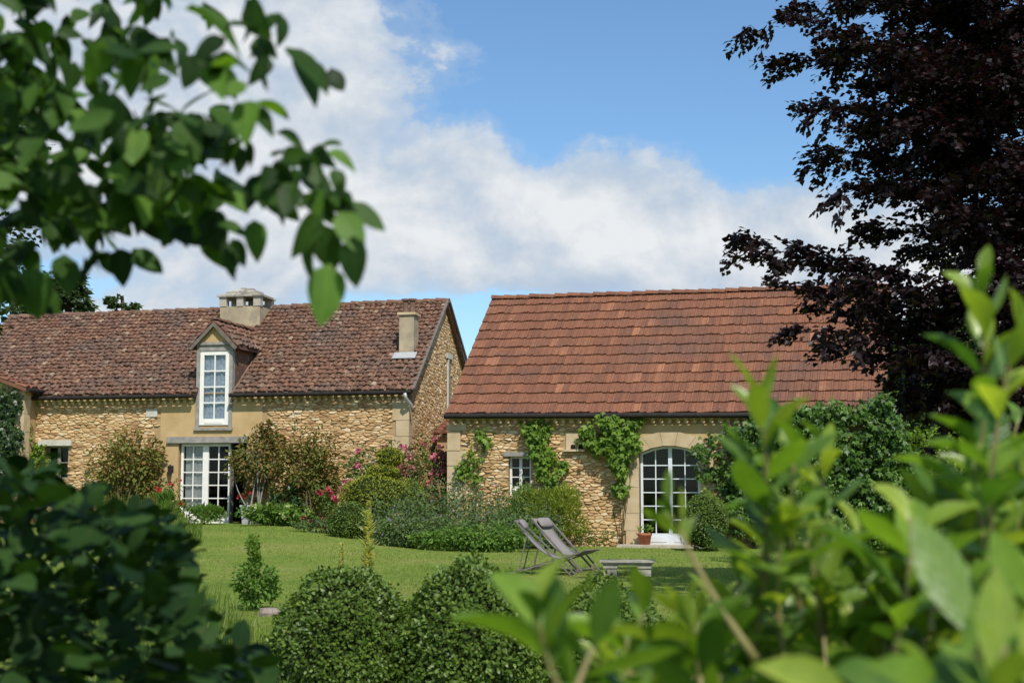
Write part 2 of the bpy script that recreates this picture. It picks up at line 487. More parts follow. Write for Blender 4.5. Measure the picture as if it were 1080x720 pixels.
M['f_yellow'] = mat_leaf('yellow flower spikes', (.50, .48, .12), (.72, .68, .28), .6, .4, (1.2, 1.2, .7), spec=.1)
M['f_spike'] = mat_leaf('pale yellow green side spikes', (.40, .46, .14), (.66, .68, .30), .6, .4, (1.2, 1.2, .7), spec=.1)
M['f_cream'] = mat_leaf('cream green flowers', (.38, .46, .18), (.60, .66, .32), .6, .4, (1.2, 1.2, .8), spec=.1)

# lawn soil sheet
m, t, o = newmat('lawn'); v = objvec(t)
p = t.node('ShaderNodeBsdfPrincipled')
c = t.ramp(t.noise(.35, 5, .6, v), [(0.3, (.125, .20, .034)), (0.5, (.19, .25, .05)), (0.72, (.27, .27, .085))])
c = t.mix(1.0, c, t.ramp(t.noise(9, 6, .7, v), [(0.3, (.62, .65, .6)), (0.7, (1.25, 1.22, 1.15))]), 'MULTIPLY')
t.l.new(c, p.inputs['Base Color']); p.inputs['Roughness'].default_value = .95; p.inputs['Specular IOR Level'].default_value = .1
t.l.new(bump(t, t.noise(60, 4, .7, v), .8, .03), p.inputs['Normal'])
t.l.new(p.outputs[0], o.inputs[0]); M['lawn'] = m

# ------------------------------------------------------------------ ground
def axis(lo, hi, c0, c1, fine, coarse):
    a = list(np.arange(c0, c1 + 1e-6, fine))
    s_, x = coarse, c0
    left = []
    while x > lo:
        x -= s_; s_ *= 1.6; left.append(max(x, lo))
    s_, x = coarse, c1
    right = []
    while x < hi:
        x += s_; s_ *= 1.6; right.append(min(x, hi))
    return list(reversed(left)) + a + right
xs = axis(-900, 900, -24, 24, 1.0, 2); ys = axis(-200, 1500, -4, 48, 1.0, 2)
g = MB()
for yy in ys:
    for xx in xs:
        g.v.append((xx, yy, gz(xx, yy)))
nx = len(xs)
for j in range(len(ys) - 1):
    for i in range(nx - 1):
        g.f.append((j * nx + i, j * nx + i + 1, (j + 1) * nx + i + 1, (j + 1) * nx + i))
tag(g.build('lawn', M['lawn'], None, True), kind='structure')

# ------------------------------------------------------------------ wall tools
def clip_poly(poly, a, b, c):
    # keep a*x+b*y<=c
    out_ = []
    n = len(poly)
    for i in range(n):
        p = poly[i]; q = poly[(i + 1) % n]
        dp = a * p[0] + b * p[1] - c; dq = a * q[0] + b * q[1] - c
        if dp <= 0: out_.append(p)
        if (dp < 0 < dq) or (dq < 0 < dp):
            k = dp / (dp - dq)
            out_.append((p[0] + (q[0] - p[0]) * k, p[1] + (q[1] - p[1]) * k))
    return out_
def rubble(mb, u0, u1, z0, z1, inside, mapf, sw=.25, sh=.115, seed=1, gap=.006, prot=(.010, .044)):
    rr = random.Random(seed)
    nr = int((z1 - z0) / sh) + 3; nc = int((u1 - u0) / sw) + 3
    pts = {}
    for j in range(-1, nr):
        for i in range(-1, nc):
            if rr.random() < .11: continue
            pts[(i, j)] = (i + .5 * (j % 2) + rr.uniform(-.46, .46), j + rr.uniform(-.42, .42))
    for j in range(0, nr - 1):
        for i in range(0, nc - 1):
            if (i, j) not in pts: continue
            c = pts[(i, j)]
            poly = [(c[0] - 1.6, c[1] - 1.6), (c[0] + 1.6, c[1] - 1.6), (c[0] + 1.6, c[1] + 1.6), (c[0] - 1.6, c[1] + 1.6)]
            for dj in (-2, -1, 0, 1, 2):
                for di in (-2, -1, 0, 1, 2):
                    if (di or dj) and (i + di, j + dj) in pts:
                        q = pts[(i + di, j + dj)]
                        a, b = q[0] - c[0], q[1] - c[1]
                        cc = (q[0] ** 2 + q[1] ** 2 - c[0] ** 2 - c[1] ** 2) / 2
                        poly = clip_poly(poly, a, b, cc)
                        if len(poly) < 3: break
            if len(poly) < 3: continue
            pl = [(u0 + x * sw, z0 + y * sh) for x, y in poly]
            mx_ = sum(p[0] for p in pl) / len(pl); mz_ = sum(p[1] for p in pl) / len(pl)
            if not inside(mx_, mz_) or not all(inside(mx_ + (p[0] - mx_) * .5, mz_ + (p[1] - mz_) * .5) for p in pl): continue
            # shrink and round
            sk = []
            for p in pl:
                d = math.hypot(p[0] - mx_, p[1] - mz_) + 1e-6
                k = max(.3, 1 - gap * 1.5 / d)
                sk.append((mx_ + (p[0] - mx_) * k, mz_ + (p[1] - mz_) * k))
            ch = []
            n = len(sk)
            for k in range(n):
                p = sk[k]; q = sk[(k + 1) % n]
                ch.append((p[0] * .8 + q[0] * .2, p[1] * .8 + q[1] * .2))
                ch.append((p[0] * .2 + q[0] * .8, p[1] * .2 + q[1] * .8))
            n = len(ch)
            pr = rr.uniform(*prot); tu = rr.uniform(-.06, .06); tz = rr.uniform(-.18, .10)
            vs_ = [mapf(u, z, -.004) for u, z in ch]
            vs_ += [mapf(mx_ + (u - mx_) * .93, mz_ + (z - mz_) * .93, pr * .7 + (u - mx_) * tu + (z - mz_) * tz) for u, z in ch]
            vs_ += [mapf(mx_ + (u - mx_) * .68, mz_ + (z - mz_) * .68, pr + (u - mx_) * tu + (z - mz_) * tz) for u, z in ch]
            fs_ = []
            for r_ in range(2):
                for k in range(n):
                    k2 = (k + 1) % n
                    fs_.append((r_ * n + k, r_ * n + k2, (r_ + 1) * n + k2, (r_ + 1) * n + k))
            fs_.append(tuple(range(2 * n, 3 * n)))
            mb.add(vs_, fs_)
def wall_front(mb, u0, u1, z0, ztop, holes, depth=.28):
    """front face at v=0 with rectangular openings and their reveals; ztop(u) gives the top"""
    us = sorted({u0, u1} | {h[0] for h in holes} | {h[1] for h in holes})
    for a, b in zip(us[:-1], us[1:]):
        zs = [z0]; blocks = []
        for h in holes:
            if h[0] <= a + 1e-6 and h[1] >= b - 1e-6: blocks.append((h[2], h[3]))
        blocks.sort()
        z = z0
        for lo, hi in blocks:
            if lo > z + 1e-6: mb.quad((a, 0, z), (b, 0, z), (b, 0, lo), (a, 0, lo))
            z = hi
        mb.quad((a, 0, z), (b, 0, z), (b, 0, ztop(b)), (a, 0, ztop(a)))
    for a, b, lo, hi in holes:
        mb.quad((a, 0, lo), (a, depth, lo), (a, depth, hi), (a, 0, hi))
        mb.quad((b, 0, lo), (b, 0, hi), (b, depth, hi), (b, depth, lo))
        mb.quad((a, 0, hi), (a, depth, hi), (b, depth, hi), (b, 0, hi))
        mb.quad((a, 0, lo), (b, 0, lo), (b, depth, lo), (a, depth, lo))
def bil(a, b, c, d, s_, t_):
    return (a * (1 - s_) + b * s_) * (1 - t_) + (c * (1 - s_) + d * s_) * t_
def roof_canal(mb, e0, e1, r0, r1, pitch=.21, row=.30, seed=3, skip=None):
    rr = random.Random(seed)
    Lw = (e1 - e0).length; Lh = ((r0 - e0).length + (r1 - e1).length) / 2
    nrm_ = (e1 - e0).cross(r0 - e0).normalized()
    if nrm_.z < 0: nrm_ = -nrm_
    nc = int(Lw / pitch); nrw = int(Lh / row)
    for i in range(nc):
        for j in range(nrw):
            s0 = (i + .5) / nc; 
            if skip and skip(s0, (j + .5) / nrw): continue
            t0 = j / nrw; t1 = (j + 1.16) / nrw
            t1 = min(t1, 1.0)
            js = rr.uniform(-.02, .02) / Lw * 2; jt = rr.uniform(-.045, .045) / Lh
            lift = rr.uniform(0, .014)
            wd = .5 * pitch * 1.02 / Lw
            ring = []
            for tt, sc_, hz in ((t0 + jt, 1.0, .030 + lift), (t1 + jt, .84, .004)):
                for k in range(6):
                    a = math.pi * k / 5
                    sx = s0 + js * (1 if tt < .5 else .5) - math.cos(a) * wd * sc_
                    ring.append(bil(e0, e1, r0, r1, sx, min(1, tt)) + nrm_ * (math.sin(a) * pitch * .30 * sc_ + hz))
            mb.add(ring, [(k, k + 1, k + 7, k + 6) for k in range(5)] + [(5, 4, 3, 2, 1, 0)])
def roof_flat(mb, e0, e1, r0, r1, width=.21, rows=13, seed=5, skip=None):
    rr = random.Random(seed)
    Lw = (e1 - e0).length; Lh = ((r0 - e0).length + (r1 - e1).length) / 2
    nrm_ = (e1 - e0).cross(r0 - e0).normalized()
    if nrm_.z < 0: nrm_ = -nrm_
    nc = int(Lw / width)
    for j in range(rows):
        wob = [math.sin(j * 2.1 + x * 1.7) * .018 + rr.uniform(-.006, .006) for x in range(nc + 1)]
        for i in range(nc):
            sh = .5 * (j % 2)
            s0 = (i + .02) / nc; s1 = (i + .98) / nc
            if skip and skip((s0 + s1) / 2, (j + .5) / rows): continue
            jt = (wob[i] + rr.uniform(-.005, .005)) / Lh
            t0 = j / rows + jt; t1 = min(1.0, (j + 1.12) / rows + jt)
            hi = .046 + rr.uniform(-.004, .008); lo = .006 + rr.uniform(0, .003)
            tilt = rr.uniform(-.006, .006)
            q = [bil(e0, e1, r0, r1, s_, t_) for s_, t_ in ((s0, t0), (s1, t0), (s1, t1), (s0, t1))]
            tp_ = [q[0] + nrm_ * (hi - tilt), q[1] + nrm_ * (hi + tilt), q[2] + nrm_ * lo, q[3] + nrm_ * lo]
            bt = [q[0] + nrm_ * (hi - tilt - .030), q[1] + nrm_ * (hi + tilt - .030)]
            # rib at the right side of every tile
            sr = s0 + (s1 - s0) * .80
            ra = bil(e0, e1, r0, r1, sr, t0) + nrm_ * (hi + .016); rb = bil(e0, e1, r0, r1, sr, t1) + nrm_ * (lo + .014)
            sr2 = s0 + (s1 - s0) * .62
            rc = bil(e0, e1, r0, r1, sr2, t0) + nrm_ * (hi - tilt); rd = bil(e0, e1, r0, r1, sr2, t1) + nrm_ * lo
            mb.add([tp_[0], rc, ra, tp_[1], tp_[3], rd, rb, tp_[2], bt[0], bt[1]],
                   [(0, 1, 5, 4), (1, 2, 6, 5), (2, 3, 7, 6), (8, 9, 3, 2, 1, 0), (8, 0, 4), (9, 7, 3)])
def ridge_tiles(mb, a, b, rad=.13, seg=.36, seed=9):
    rr = random.Random(seed)
    d = (b - a); L = d.length; d.normalize()
    sd_ = d.cross(Vector((0, 0, 1))).normalized()
    n = int(L / seg)
    for i in range(n):
        p0 = a + d * (i * L / n); p1 = a + d * ((i + 1.12) * L / n)
        j = rr.uniform(-.012, .012)
        ring = []
        for p, r_, h in ((p0, rad * 1.04, .02 + j), (p1, rad * .9, .0 + j)):
            for k in range(7):
                an = math.pi * k / 6
                ring.append(p + sd_ * (-math.cos(an) * r_) + Vector((0, 0, math.sin(an) * r_ * .85 + h)))
        mb.add(ring, [(k, k + 1, k + 8, k + 7) for k in range(6)] + [tuple(reversed(range(7)))])

class House:
    def __init__(s, px, Yd, yaw):
        s.yaw = yaw
        p = P(px, 500, Yd)
        s.o = Vector((p.x, p.y, 0))
        s.U = Vector((math.cos(yaw), -math.sin(yaw), 0)); s.Vv = Vector((math.sin(yaw), math.cos(yaw), 0))
    def loc(s, px, py, v=0.0):
        """pixel -> (u, z) on the vertical plane v"""
        d = ray(px, py); c = Vector((0, 0, CAMZ))
        k = ((s.o + s.Vv * v - c).dot(s.Vv)) / d.dot(s.Vv)
        q = c + d * k - s.o
        return q.dot(s.U), q.z
    def uloc(s, px, py, u):
        """pixel -> (v, z) on the vertical plane u"""
        d = ray(px, py); c = Vector((0, 0, CAMZ))
        k = ((s.o + s.U * u - c).dot(s.U)) / d.dot(s.U)
        q = c + d * k - s.o
        return q.dot(s.Vv), q.z
    def w(s, u, v, z):
        return s.o + s.U * u + s.Vv * v + Vector((0, 0, z))

def casement(parent, name, u0, u1, z0, z1, v, leafs, cols, rows, fmat, fw=.055, bw=.022, kick=0.0, curtain=None, arch=0.0, label=None, meet=.09):
    """window or french door: frame with glazing bars, panes behind as child"""
    mb = MB()
    uc = (u0 + u1) / 2; hw = (u1 - u0) / 2
    def top(u):
        return z1 + (arch * (1 - ((u - uc) / hw) ** 2) if arch else 0)
    d = .06
    mb.box(u0, u0 + fw, v, v + d, z0, top(u0 + fw)); mb.box(u1 - fw, u1, v, v + d, z0, top(u1 - fw))
    mb.box(u0 + fw, u1 - fw, v, v + d, z0, z0 + fw + kick)
    n = 12
    for k in range(n):
        a = u0 + fw + (u1 - u0 - 2 * fw) * k / n; b = u0 + fw + (u1 - u0 - 2 * fw) * (k + 1) / n
        za, zb = top(a), top(b)
        vs_ = [(a, v, za - fw), (b, v, zb - fw), (b, v, zb), (a, v, za), (a, v + d, za - fw), (b, v + d, zb - fw), (b, v + d, zb), (a, v + d, za)]
        mb.add(vs_, [(0, 1, 2, 3), (7, 6, 5, 4), (0, 4, 5, 1), (3, 2, 6, 7)])
    iu0, iu1 = u0 + fw, u1 - fw
    lw_ = (iu1 - iu0) / leafs
    zb0 = z0 + fw + kick
    for l in range(leafs):
        a, b = iu0 + l * lw_, iu0 + (l + 1) * lw_
        ml = meet / 2 if l > 0 else 0; mr = meet / 2 if l < leafs - 1 else 0
        if mr: mb.box(b - mr, b, v - .008, v + d - .012, zb0, top(b - mr) - fw * .9)
        if ml: mb.box(a, a + ml, v - .010, v + d - .014, zb0, top(a + ml) - fw * .9)
        a += ml; b -= mr
        for c_ in range(1, cols):
            x = a + (b - a) * c_ / cols
            mb.box(x - bw / 2, x + bw / 2, v + .010, v + d - .010, zb0, top(x) - fw * .9)
        for r_ in range(1, rows):
            z = zb0 + (z1 + arch * .55 - fw - zb0) * r_ / rows
            mb.box(a, b, v + .013, v + d - .013, z - bw / 2, z + bw / 2)
        if kick: 
            mb.box(a + .05, b - .05, v - .012, v + .005, z0 + fw, z0 + kick - .02)
    fr = mb.build(name, fmat, parent)
    if label: fr['label'] = label
    gb = MB()
    pts = [(iu0, v + .034, zb0 - .01), (iu1, v + .034, zb0 - .01)] + [(iu1 - (iu1 - iu0) * k / 10, v + .034, top(iu1 - (iu1 - iu0) * k / 10) - fw * .6) for k in range(11)]
    gb.ngon(pts); gb.build('pane', M['glass'], fr)
    if curtain:
        cm, spans = curtain
        cb = MB()
        for (a, b) in spans:
            a = iu0 + (iu1 - iu0) * a; b = iu0 + (iu1 - iu0) * b
            n = max(6, int((b - a) / .03))
            vs_ = []
            for k in range(n + 1):
                x = a + (b - a) * k / n
                y = v + .085 + .012 * math.sin(k * 1.9) + .01 * math.sin(k * .7)
                vs_ += [(x, y, zb0), (x, y, z1 + arch * .5 - .02)]
            cb.add(vs_, [(2 * k, 2 * k + 2, 2 * k + 3, 2 * k + 1) for k in range(n)])
        cb.build('curtain', cm, fr, True)
    return fr

def genoise(mb, u0, u1, zf, v0=0.0, rows=2):
    n = int((u1 - u0) / .19)
    for r_ in range(rows):
        out_ = .07 + .08 * r_
        for i in range(n):
            u = u0 + (u1 - u0) * (i + .5) / n
            z = zf(u) - (rows - r_) * .085
            mb.tube([(u, v0 - out_, z), (u, v0 + .02, z)], .052, 8)
        for k in range(8):
            a = u0 + (u1 - u0) * k / 8; b = u0 + (u1 - u0) * (k + 1) / 8
            za, zb = zf(a) - (rows - r_) * .085 + .044, zf(b) - (rows - r_) * .085 + .044
            o_ = out_ + .012
            vs_ = [(a, v0 - o_, za), (b, v0 - o_, zb), (b, v0 - o_, zb + .03), (a, v0 - o_, za + .03), (a, v0 + .01, za), (b, v0 + .01, zb), (b, v0 + .01, zb + .03), (a, v0 + .01, za + .03)]
            mb.add(vs_, [(0, 1, 2, 3), (0, 4, 5, 1), (3, 2, 6, 7)])

# ================================================================== RIGHT BARN
HB = House(474, 34.0, R(13))
hb = thing('stone_barn', 'golden stone barn with a red tile roof and an arched white french door', 'house', HB.o, -HB.yaw)
OH = .20
ue0, ze0 = HB.loc(470, 436.5, -OH); _, ze1 = HB.loc(754, 435.5, -OH)
u754, _ = HB.loc(754, 436, -OH)
ue1, _ = HB.loc(933, 430, -OH)
zslope = (ze1 - ze0) / (u754 - ue0)
def zeave(u): return ze0 + zslope * (u - ue0)
RD = 3.45
ur0, zr0 = HB.loc(519, 315, RD); ur1, zr1 = HB.loc(940, 302, RD)
BU0, BU1 = .0, ue1 - .10
bdoor = (HB.loc(674, 500)[0], HB.loc(738.5, 500)[0], .08, HB.loc(706, 477.5)[1])
ARCH = HB.loc(706, 469.5)[1] - bdoor[3]
bwin = (HB.loc(536, 500)[0], HB.loc(560, 500)[0], HB.loc(548, 522)[1], HB.loc(548, 481)[1])
holes = [(bdoor[0], bdoor[1], bdoor[2], bdoor[3] + ARCH), bwin]
wb = MB()
wall_front(wb, BU0, BU1, -.2, lambda u: zeave(u) + .05, holes)
D2 = RD * 2
for (x, zz) in ((BU0, zr0), (BU1, zr1)):
    xr = ur0 + .06 if x == BU0 else ur1 - .06
    pts = [(x, 0, -.2), (x, D2, -.2), (x, D2, zeave(x) - .05), (xr, RD, zz - .16), (x, 0, zeave(x) + .05)]
    if x == BU1: pts = pts[::-1]
    wb.ngon(pts)
wb.quad((BU1, D2, -.2), (BU0, D2, -.2), (BU0, D2, 3.2), (BU1, D2, 3.2))
wb.build('wall', M['mortar'], hb)
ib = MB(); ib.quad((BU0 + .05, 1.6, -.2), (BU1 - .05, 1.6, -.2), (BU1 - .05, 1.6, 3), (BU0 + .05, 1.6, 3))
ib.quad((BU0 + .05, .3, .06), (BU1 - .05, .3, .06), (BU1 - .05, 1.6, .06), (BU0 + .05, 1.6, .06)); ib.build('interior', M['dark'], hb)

def in_rect(u, z, r, mgn=0.0): return r[0] - mgn < u < r[1] + mgn and r[2] - mgn < z < r[3] + mgn
sur_u0 = HB.loc(660, 500)[0]; sur_u1 = bdoor[1] + (bdoor[0] - sur_u0)
sur_z = HB.loc(706, 456)[1]
rpan = (HB.loc(672, 460)[0], HB.loc(770, 460)[0], HB.loc(700, 468)[1], HB.loc(700, 447.5)[1])
quoin_u = HB.loc(487, 480)[0]
niche = (HB.loc(597, 460)[0], HB.loc(614, 460)[0], HB.loc(605, 476)[1], HB.loc(605, 456)[1])
def in_b(u, z):
    if u < quoin_u or u > BU1 - .05 or z < -.1 or z > zeave(u) - .22: return False
    if in_rect(u, z, (bwin[0], bwin[1], bwin[2], bwin[3] + .12), .0): return False
    if in_rect(u, z, (sur_u0, sur_u1, -1, sur_z - .15), .02) or in_rect(u, z, rpan, .02) or in_rect(u, z, niche, .01): return False
    return True
sb = MB(); rubble(sb, 0, BU1, -.1, 3.3, in_b, lambda u, z, d: (u, -d, z), .175, .068, 11)
sb.build('stonework', M['stone'], hb)
# dressed corner stones
qb = MB(); z = -.15; k = 0
while z < zeave(0) - .22:
    h = [.42, .36, .48, .40][k % 4]; h = min(h, zeave(0) - .21 - z)
    wq = quoin_u + (.12 if k % 2 else -.03)
    qb.box(-.045 - .004 * (k % 2), wq, -.045, .20, z + .008, z + h - .008)
    z += h; k += 1
qb.build('quoin', M['dressed'], hb)
# arched stone surround (jambs and voussoirs)
ub = MB()
uc = (bdoor[0] + bdoor[1]) / 2; hwid = (bdoor[1] - bdoor[0]) / 2
def arch_z(u): return bdoor[3] + ARCH * (1 - ((u - uc) / hwid) ** 2)
for (a, b) in ((sur_u0, bdoor[0]), (bdoor[1], sur_u1)):
    z = -.1; k = 0
    while z < bdoor[3] - .01:
        h = min([.52, .40, .60, .45][k % 4], bdoor[3] - z)
        e = .04 * (k % 2)
        ub.box(a - (e if a == sur_u0 else 0), b + (e if b == sur_u1 else 0), -.05 - .003 * (k % 2), .26, z + .004, z + h - .004)
        z += h; k += 1
nv = 5
for k in range(nv):
    f0 = -1.0 + 2.0 * k / nv + .004; f1 = -1.0 + 2.0 * (k + 1) / nv - .004
    vs_ = []
    for f in (f0, f1):
        ui = uc + hwid * f; uo = uc + (hwid + .34) * f
        zi = arch_z(ui); zo = bdoor[3] + .05 + (ARCH + .28) * (1 - f * f * .82)
        vs_ += [(ui, -.055, zi), (uo, -.055, zo), (ui, .26, zi), (uo, .26, zo)]
    ub.add(vs_, [(0, 4, 5, 1), (0, 2, 6, 4), (1, 5, 7, 3), (0, 1, 3, 2), (4, 6, 7, 5)])
ub.build('door_surround', M['dressed'], hb)
pb = MB(); pb.box(rpan[0], rpan[1], -.03, .02, rpan[2], rpan[3]); pb.build('render_panel', M['render'], hb)
db = casement(hb, 'arched_door', bdoor[0] + .015, bdoor[1] - .015, .10, bdoor[3] - .01, .16, 2, 2, 6, M['shadewhite'], .055, .024, .20, None, ARCH, 'white arched double french door with blue shade put into its paint')
casement(hb, 'window', bwin[0] + .01, bwin[1] - .01, bwin[2], bwin[3], .14, 2, 1, 3, M['white'], .05, .022, .16, None, 0, 'small white casement window under a grey lintel', .07)
lb = MB(); lb.box(bwin[0] - .10, bwin[1] + .10, -.075, .10, bwin[3] + .002, bwin[3] + .10); lb.build('lintel', M['wood'], hb)
nb = MB()
nb.box(niche[0] - .06, niche[1] + .08, -.14, .01, niche[2], niche[2] + .05)
nb.box(niche[0], niche[1], -.035, .005, niche[2] + .052, niche[3])
nbo = nb.build('pigeon_niche', M['dressed'], hb)
for k in (0, 1):
    hb2 = MB()
    c = niche[0] + .17 + .19 * k
    pts = [(c - .055, -.038, niche[2] + .055), (c + .055, -.038, niche[2] + .055)] + [(c + .055 * math.cos(a), -.038, niche[2] + .12 + .05 * math.sin(a)) for a in [i * math.pi / 6 for i in range(7)]]
    hb2.ngon(pts); hb2.build('opening_shade', M['dark'], nbo)  # flat dark face on the stone, painted as the hole's shade
cb = MB(); genoise(cb, BU0, BU1, lambda u: zeave(u) - .01); cb.build('cornice', M['dressed'], hb)
# roof
e0 = Vector((ue0, -OH, zeave(ue0))); e1 = Vector((ue1, -OH, zeave(ue1))); r0 = Vector((ur0, RD, zr0)); r1 = Vector((ur1, RD, zr1))
deck = MB()
n_ = (e1 - e0).cross(r0 - e0).normalized()
dn = n_ * -.08
deck.add([e0, e1, r1, r0, e0 + dn, e1 + dn, r1 + dn, r0 + dn], [(0, 1, 2, 3), (7, 6, 5, 4), (0, 4, 5, 1), (1, 5, 6, 2), (3, 7, 4, 0)])
be0 = Vector((ue0, D2 + OH, zeave(ue0))); be1 = Vector((ue1, D2 + OH, zeave(ue1)))
deck.add([r0, r1, be1, be0], [(0, 1, 2, 3)])
deck.build('roof_deck', M['tile_red'], hb)
rb_ = MB(); roof_flat(rb_, e0, e1, r0, r1, .165, 13)
roofo = rb_.build('roof', M['tile_red'], hb)
rt = MB(); ridge_tiles(rt, r0 + Vector((0, 0, -.02)), r1 + Vector((0, 0, -.02)), .12, .34); rt.build('ridge', M['tile_red'], roofo)
gb = MB()
gb.tube([e0 + Vector((-.02, -.06, -.05)), e1 + Vector((.02, -.06, -.05))], .062, 10); gb.build('gutter', M['gutter'], hb)

# ================================================================== LEFT FARMHOUSE
HL = House(430, 37.0, R(10.7))
hl = thing('stone_farmhouse', 'long golden stone farmhouse with a mottled brown tile roof and a tall dormer', 'house', HL.o, -HL.yaw)
LOH = .22
ul1, zl1 = HL.loc(434, 411.5, -LOH); ul0, zl0 = HL.loc(-80, 421, -LOH); _, zl0b = HL.loc(24, 418.5, -LOH); ul0b, _ = HL.loc(24, 418.5, -LOH)
lsl = (zl1 - zl0b) / (ul1 - ul0b)
def lze(u): return zl1 + lsl * (u - ul1)
LRD = 4.0
urr, zrr = HL.loc(472, 317.5, LRD); url, zrl = HL.loc(10, 335, LRD)
LU0, LU1 = ul0 + .1, 0.0
gzl = .40
ldoor = (HL.loc(188, 500)[0], HL.loc(260.5, 500)[0], gzl + .02, HL.loc(220, 467)[1])
lwin = (HL.loc(47, 480)[0], HL.loc(72, 480)[0], HL.loc(60, 505)[1], HL.loc(60, 470)[1])
dz0 = HL.loc(226, 449)[1]; dz1 = HL.loc(226, 366)[1]
du0, du1 = HL.loc(207.5, 410)[0], HL.loc(245.5, 410)[0]
dwin = (HL.loc(211, 410)[0], HL.loc(242, 410)[0], HL.loc(226, 448)[1], HL.loc(226, 370)[1])
wl = MB()
wall_front(wl, LU0, LU1, -.2, lambda u: lze(u) + .04, [ldoor, lwin, (du0 + .02, du1 - .02, dwin[2], lze(du0) + .02)], .30)
LD2 = LRD * 2
for (x, zz) in ((LU0, zrl), (LU1, zrr)):
    pts = [(x, 0, -.2), (x, LD2, -.2), (x, LD2, lze(x) + .04), (x, LRD, zz - .12), (x, 0, lze(x) + .04)]
    if x == LU1: pts = pts[::-1]
    wl.ngon(pts)
wl.quad((LU1, LD2, -.2), (LU0, LD2, -.2), (LU0, LD2, 3.8), (LU1, LD2, 3.8))
wl.build('wall', M['mortar'], hl)
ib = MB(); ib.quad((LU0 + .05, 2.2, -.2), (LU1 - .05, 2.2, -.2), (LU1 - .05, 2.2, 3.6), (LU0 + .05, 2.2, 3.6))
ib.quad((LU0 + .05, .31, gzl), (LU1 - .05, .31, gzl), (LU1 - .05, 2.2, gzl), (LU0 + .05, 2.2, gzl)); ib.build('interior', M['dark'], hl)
rp1 = (HL.loc(170, 440)[0], HL.loc(246, 440)[0])       # ochre render around door and dormer
rp_r = HL.loc(277, 440)[0]
def in_l(u, z):
    if u > -.42 or u < LU0 + .05 or z < 0 or z > lze(u) - .22: return False
    if in_rect(u, z, (lwin[0], lwin[1], lwin[2], lwin[3] + .2), .0): return False
    if rp1[0] - .15 * math.sin(z * 5) < u < rp1[1] and z > 0: return False
    if u < rp_r + .12 * math.sin(z * 6) and u > rp1[0] and z > HL.loc(260, 470)[1]: return False
    if u < rp_r - .2 and u > rp1[0]: return False
    return True
sb = MB(); rubble(sb, LU0, 0, .0, 3.9, in_l, lambda u, z, d: (u, -d, z), .18, .068, 21); sb.build('stonework', M['stone'], hl)
apx = (LRD, zrr)
def in_g(v, z):
    if v < .05 or z < 0: return False
    zt = lze(0) + (zrr - lze(0)) * (v / LRD) if v < LRD else lze(0) + (zrr - lze(0)) * ((LD2 - v) / LRD)
    if slit[0] - .04 < v < slit[1] + .1 and slit[2] - .03 < z < slit[3] + .2: return False
    return z < zt - .16 and v < LD2 - .1
sv0, sz1 = HL.uloc(472, 378, 0); _, sz0 = HL.uloc(472, 432, 0)
slit = (sv0 - .05, sv0 + .32, sz0, sz1)
sb = MB(); rubble(sb, 0, LD2, .0, zrr, in_g, lambda v, z, d: (d * .5, v, z), .21, .085, 31)
sb.build('stonework', M['stone'], hl)
# smooth render: wall sheet 12 mm proud, cut round the openings
pb = MB()
def panel(a, b, lo, hi): 
    if b - a > .01 and hi - lo > .01: pb.box(a, b, -.02, .01, lo, hi)
ztop_ = lze(du0) - .2
panel(rp1[0], ldoor[0], 0, ldoor[3] + .17)
panel(rp1[0], du0, ldoor[3] + .17, ztop_); panel(du0, du1, ldoor[3] + .17, dz0 - .1)
panel(du1, rp_r, ldoor[3] + .17, ztop_); panel(ldoor[1], rp_r - .2, 0, ldoor[3] + .17)
pb.build('render_panel', M['render'], hl)
# gable slit with its lintel
s2 = MB(); s2.box(.0, .05, slit[0] - .14, slit[1] + .16, slit[3], slit[3] + .16); s2.box(0, .04, slit[0], slit[0] + .14, slit[2], slit[3] - .004)
s2o = s2.build('slit_window', M['palestone'], hl)
s3 = MB(); s3.quad((.006, slit[0] + .14, slit[2]), (.006, slit[1], slit[2]), (.006, slit[1], slit[3]), (.006, slit[0] + .14, slit[3])); s3.build('opening_shade', M['dark'], s2o)  # flat dark face on the wall in place of the slit's inner shade
# quoin
qb = MB(); z = .1; k = 0
while z < lze(0) - .22:
    h = min([.55, .42, .62, .5][k % 4], lze(0) - .21 - z)
    qb.box(-.42 + (.10 if k % 2 else 0), .035, -.035, .30 + (.12 if k % 2 else 0), z + .006, z + h - .006)
    z += h; k += 1
qb.build('quoin', M['dressed'], hl)
pb = MB(); u_, z_ = HL.loc(163, 436); pb.box(u_ - .22, u_ + .1, -.06, .01, z_ - .09, z_ + .12); pb.build('stone_block', M['palestone'], hl)
# lintels
lb = MB(); lb.box(HL.loc(177, 463)[0], HL.loc(262, 463)[0], -.09, .15, ldoor[3] + .002, ldoor[3] + .17); lb.build('lintel', M['wood'], hl)
lb = MB(); lb.box(lwin[0] - .16, lwin[1] + .12, -.10, .15, lwin[3] + .002, lwin[3] + .16); lb.build('lintel', M['palestone'], hl)
uF = HL.loc(241.5, 500)[0]
casement(hl, 'french_door', ldoor[0] + .03, uF, ldoor[2] + .02, ldoor[3] - .02, .10, 2, 2, 5, M['white'], .065, .028, .26, (M['curtain'], [(.03, .42)]), 0, 'white glazed double french door', .17)
# open door leaf seen edge on inside dark doorway
ob = MB(); ob.box(ldoor[1] - .05, ldoor[1] - .01, .05, .30, ldoor[2], ldoor[3] - .02); ob.box(uF, uF + .02, .05, .3, ldoor[2], ldoor[3]); ob.build('door_jamb', M['wood'], hl)
casement(hl, 'window', lwin[0] + .02, lwin[1] - .02, lwin[2], lwin[3], .16, 2, 1, 2, M['wood'], .05, .025, 0, None, 0, 'small dark window behind the climbing plants')
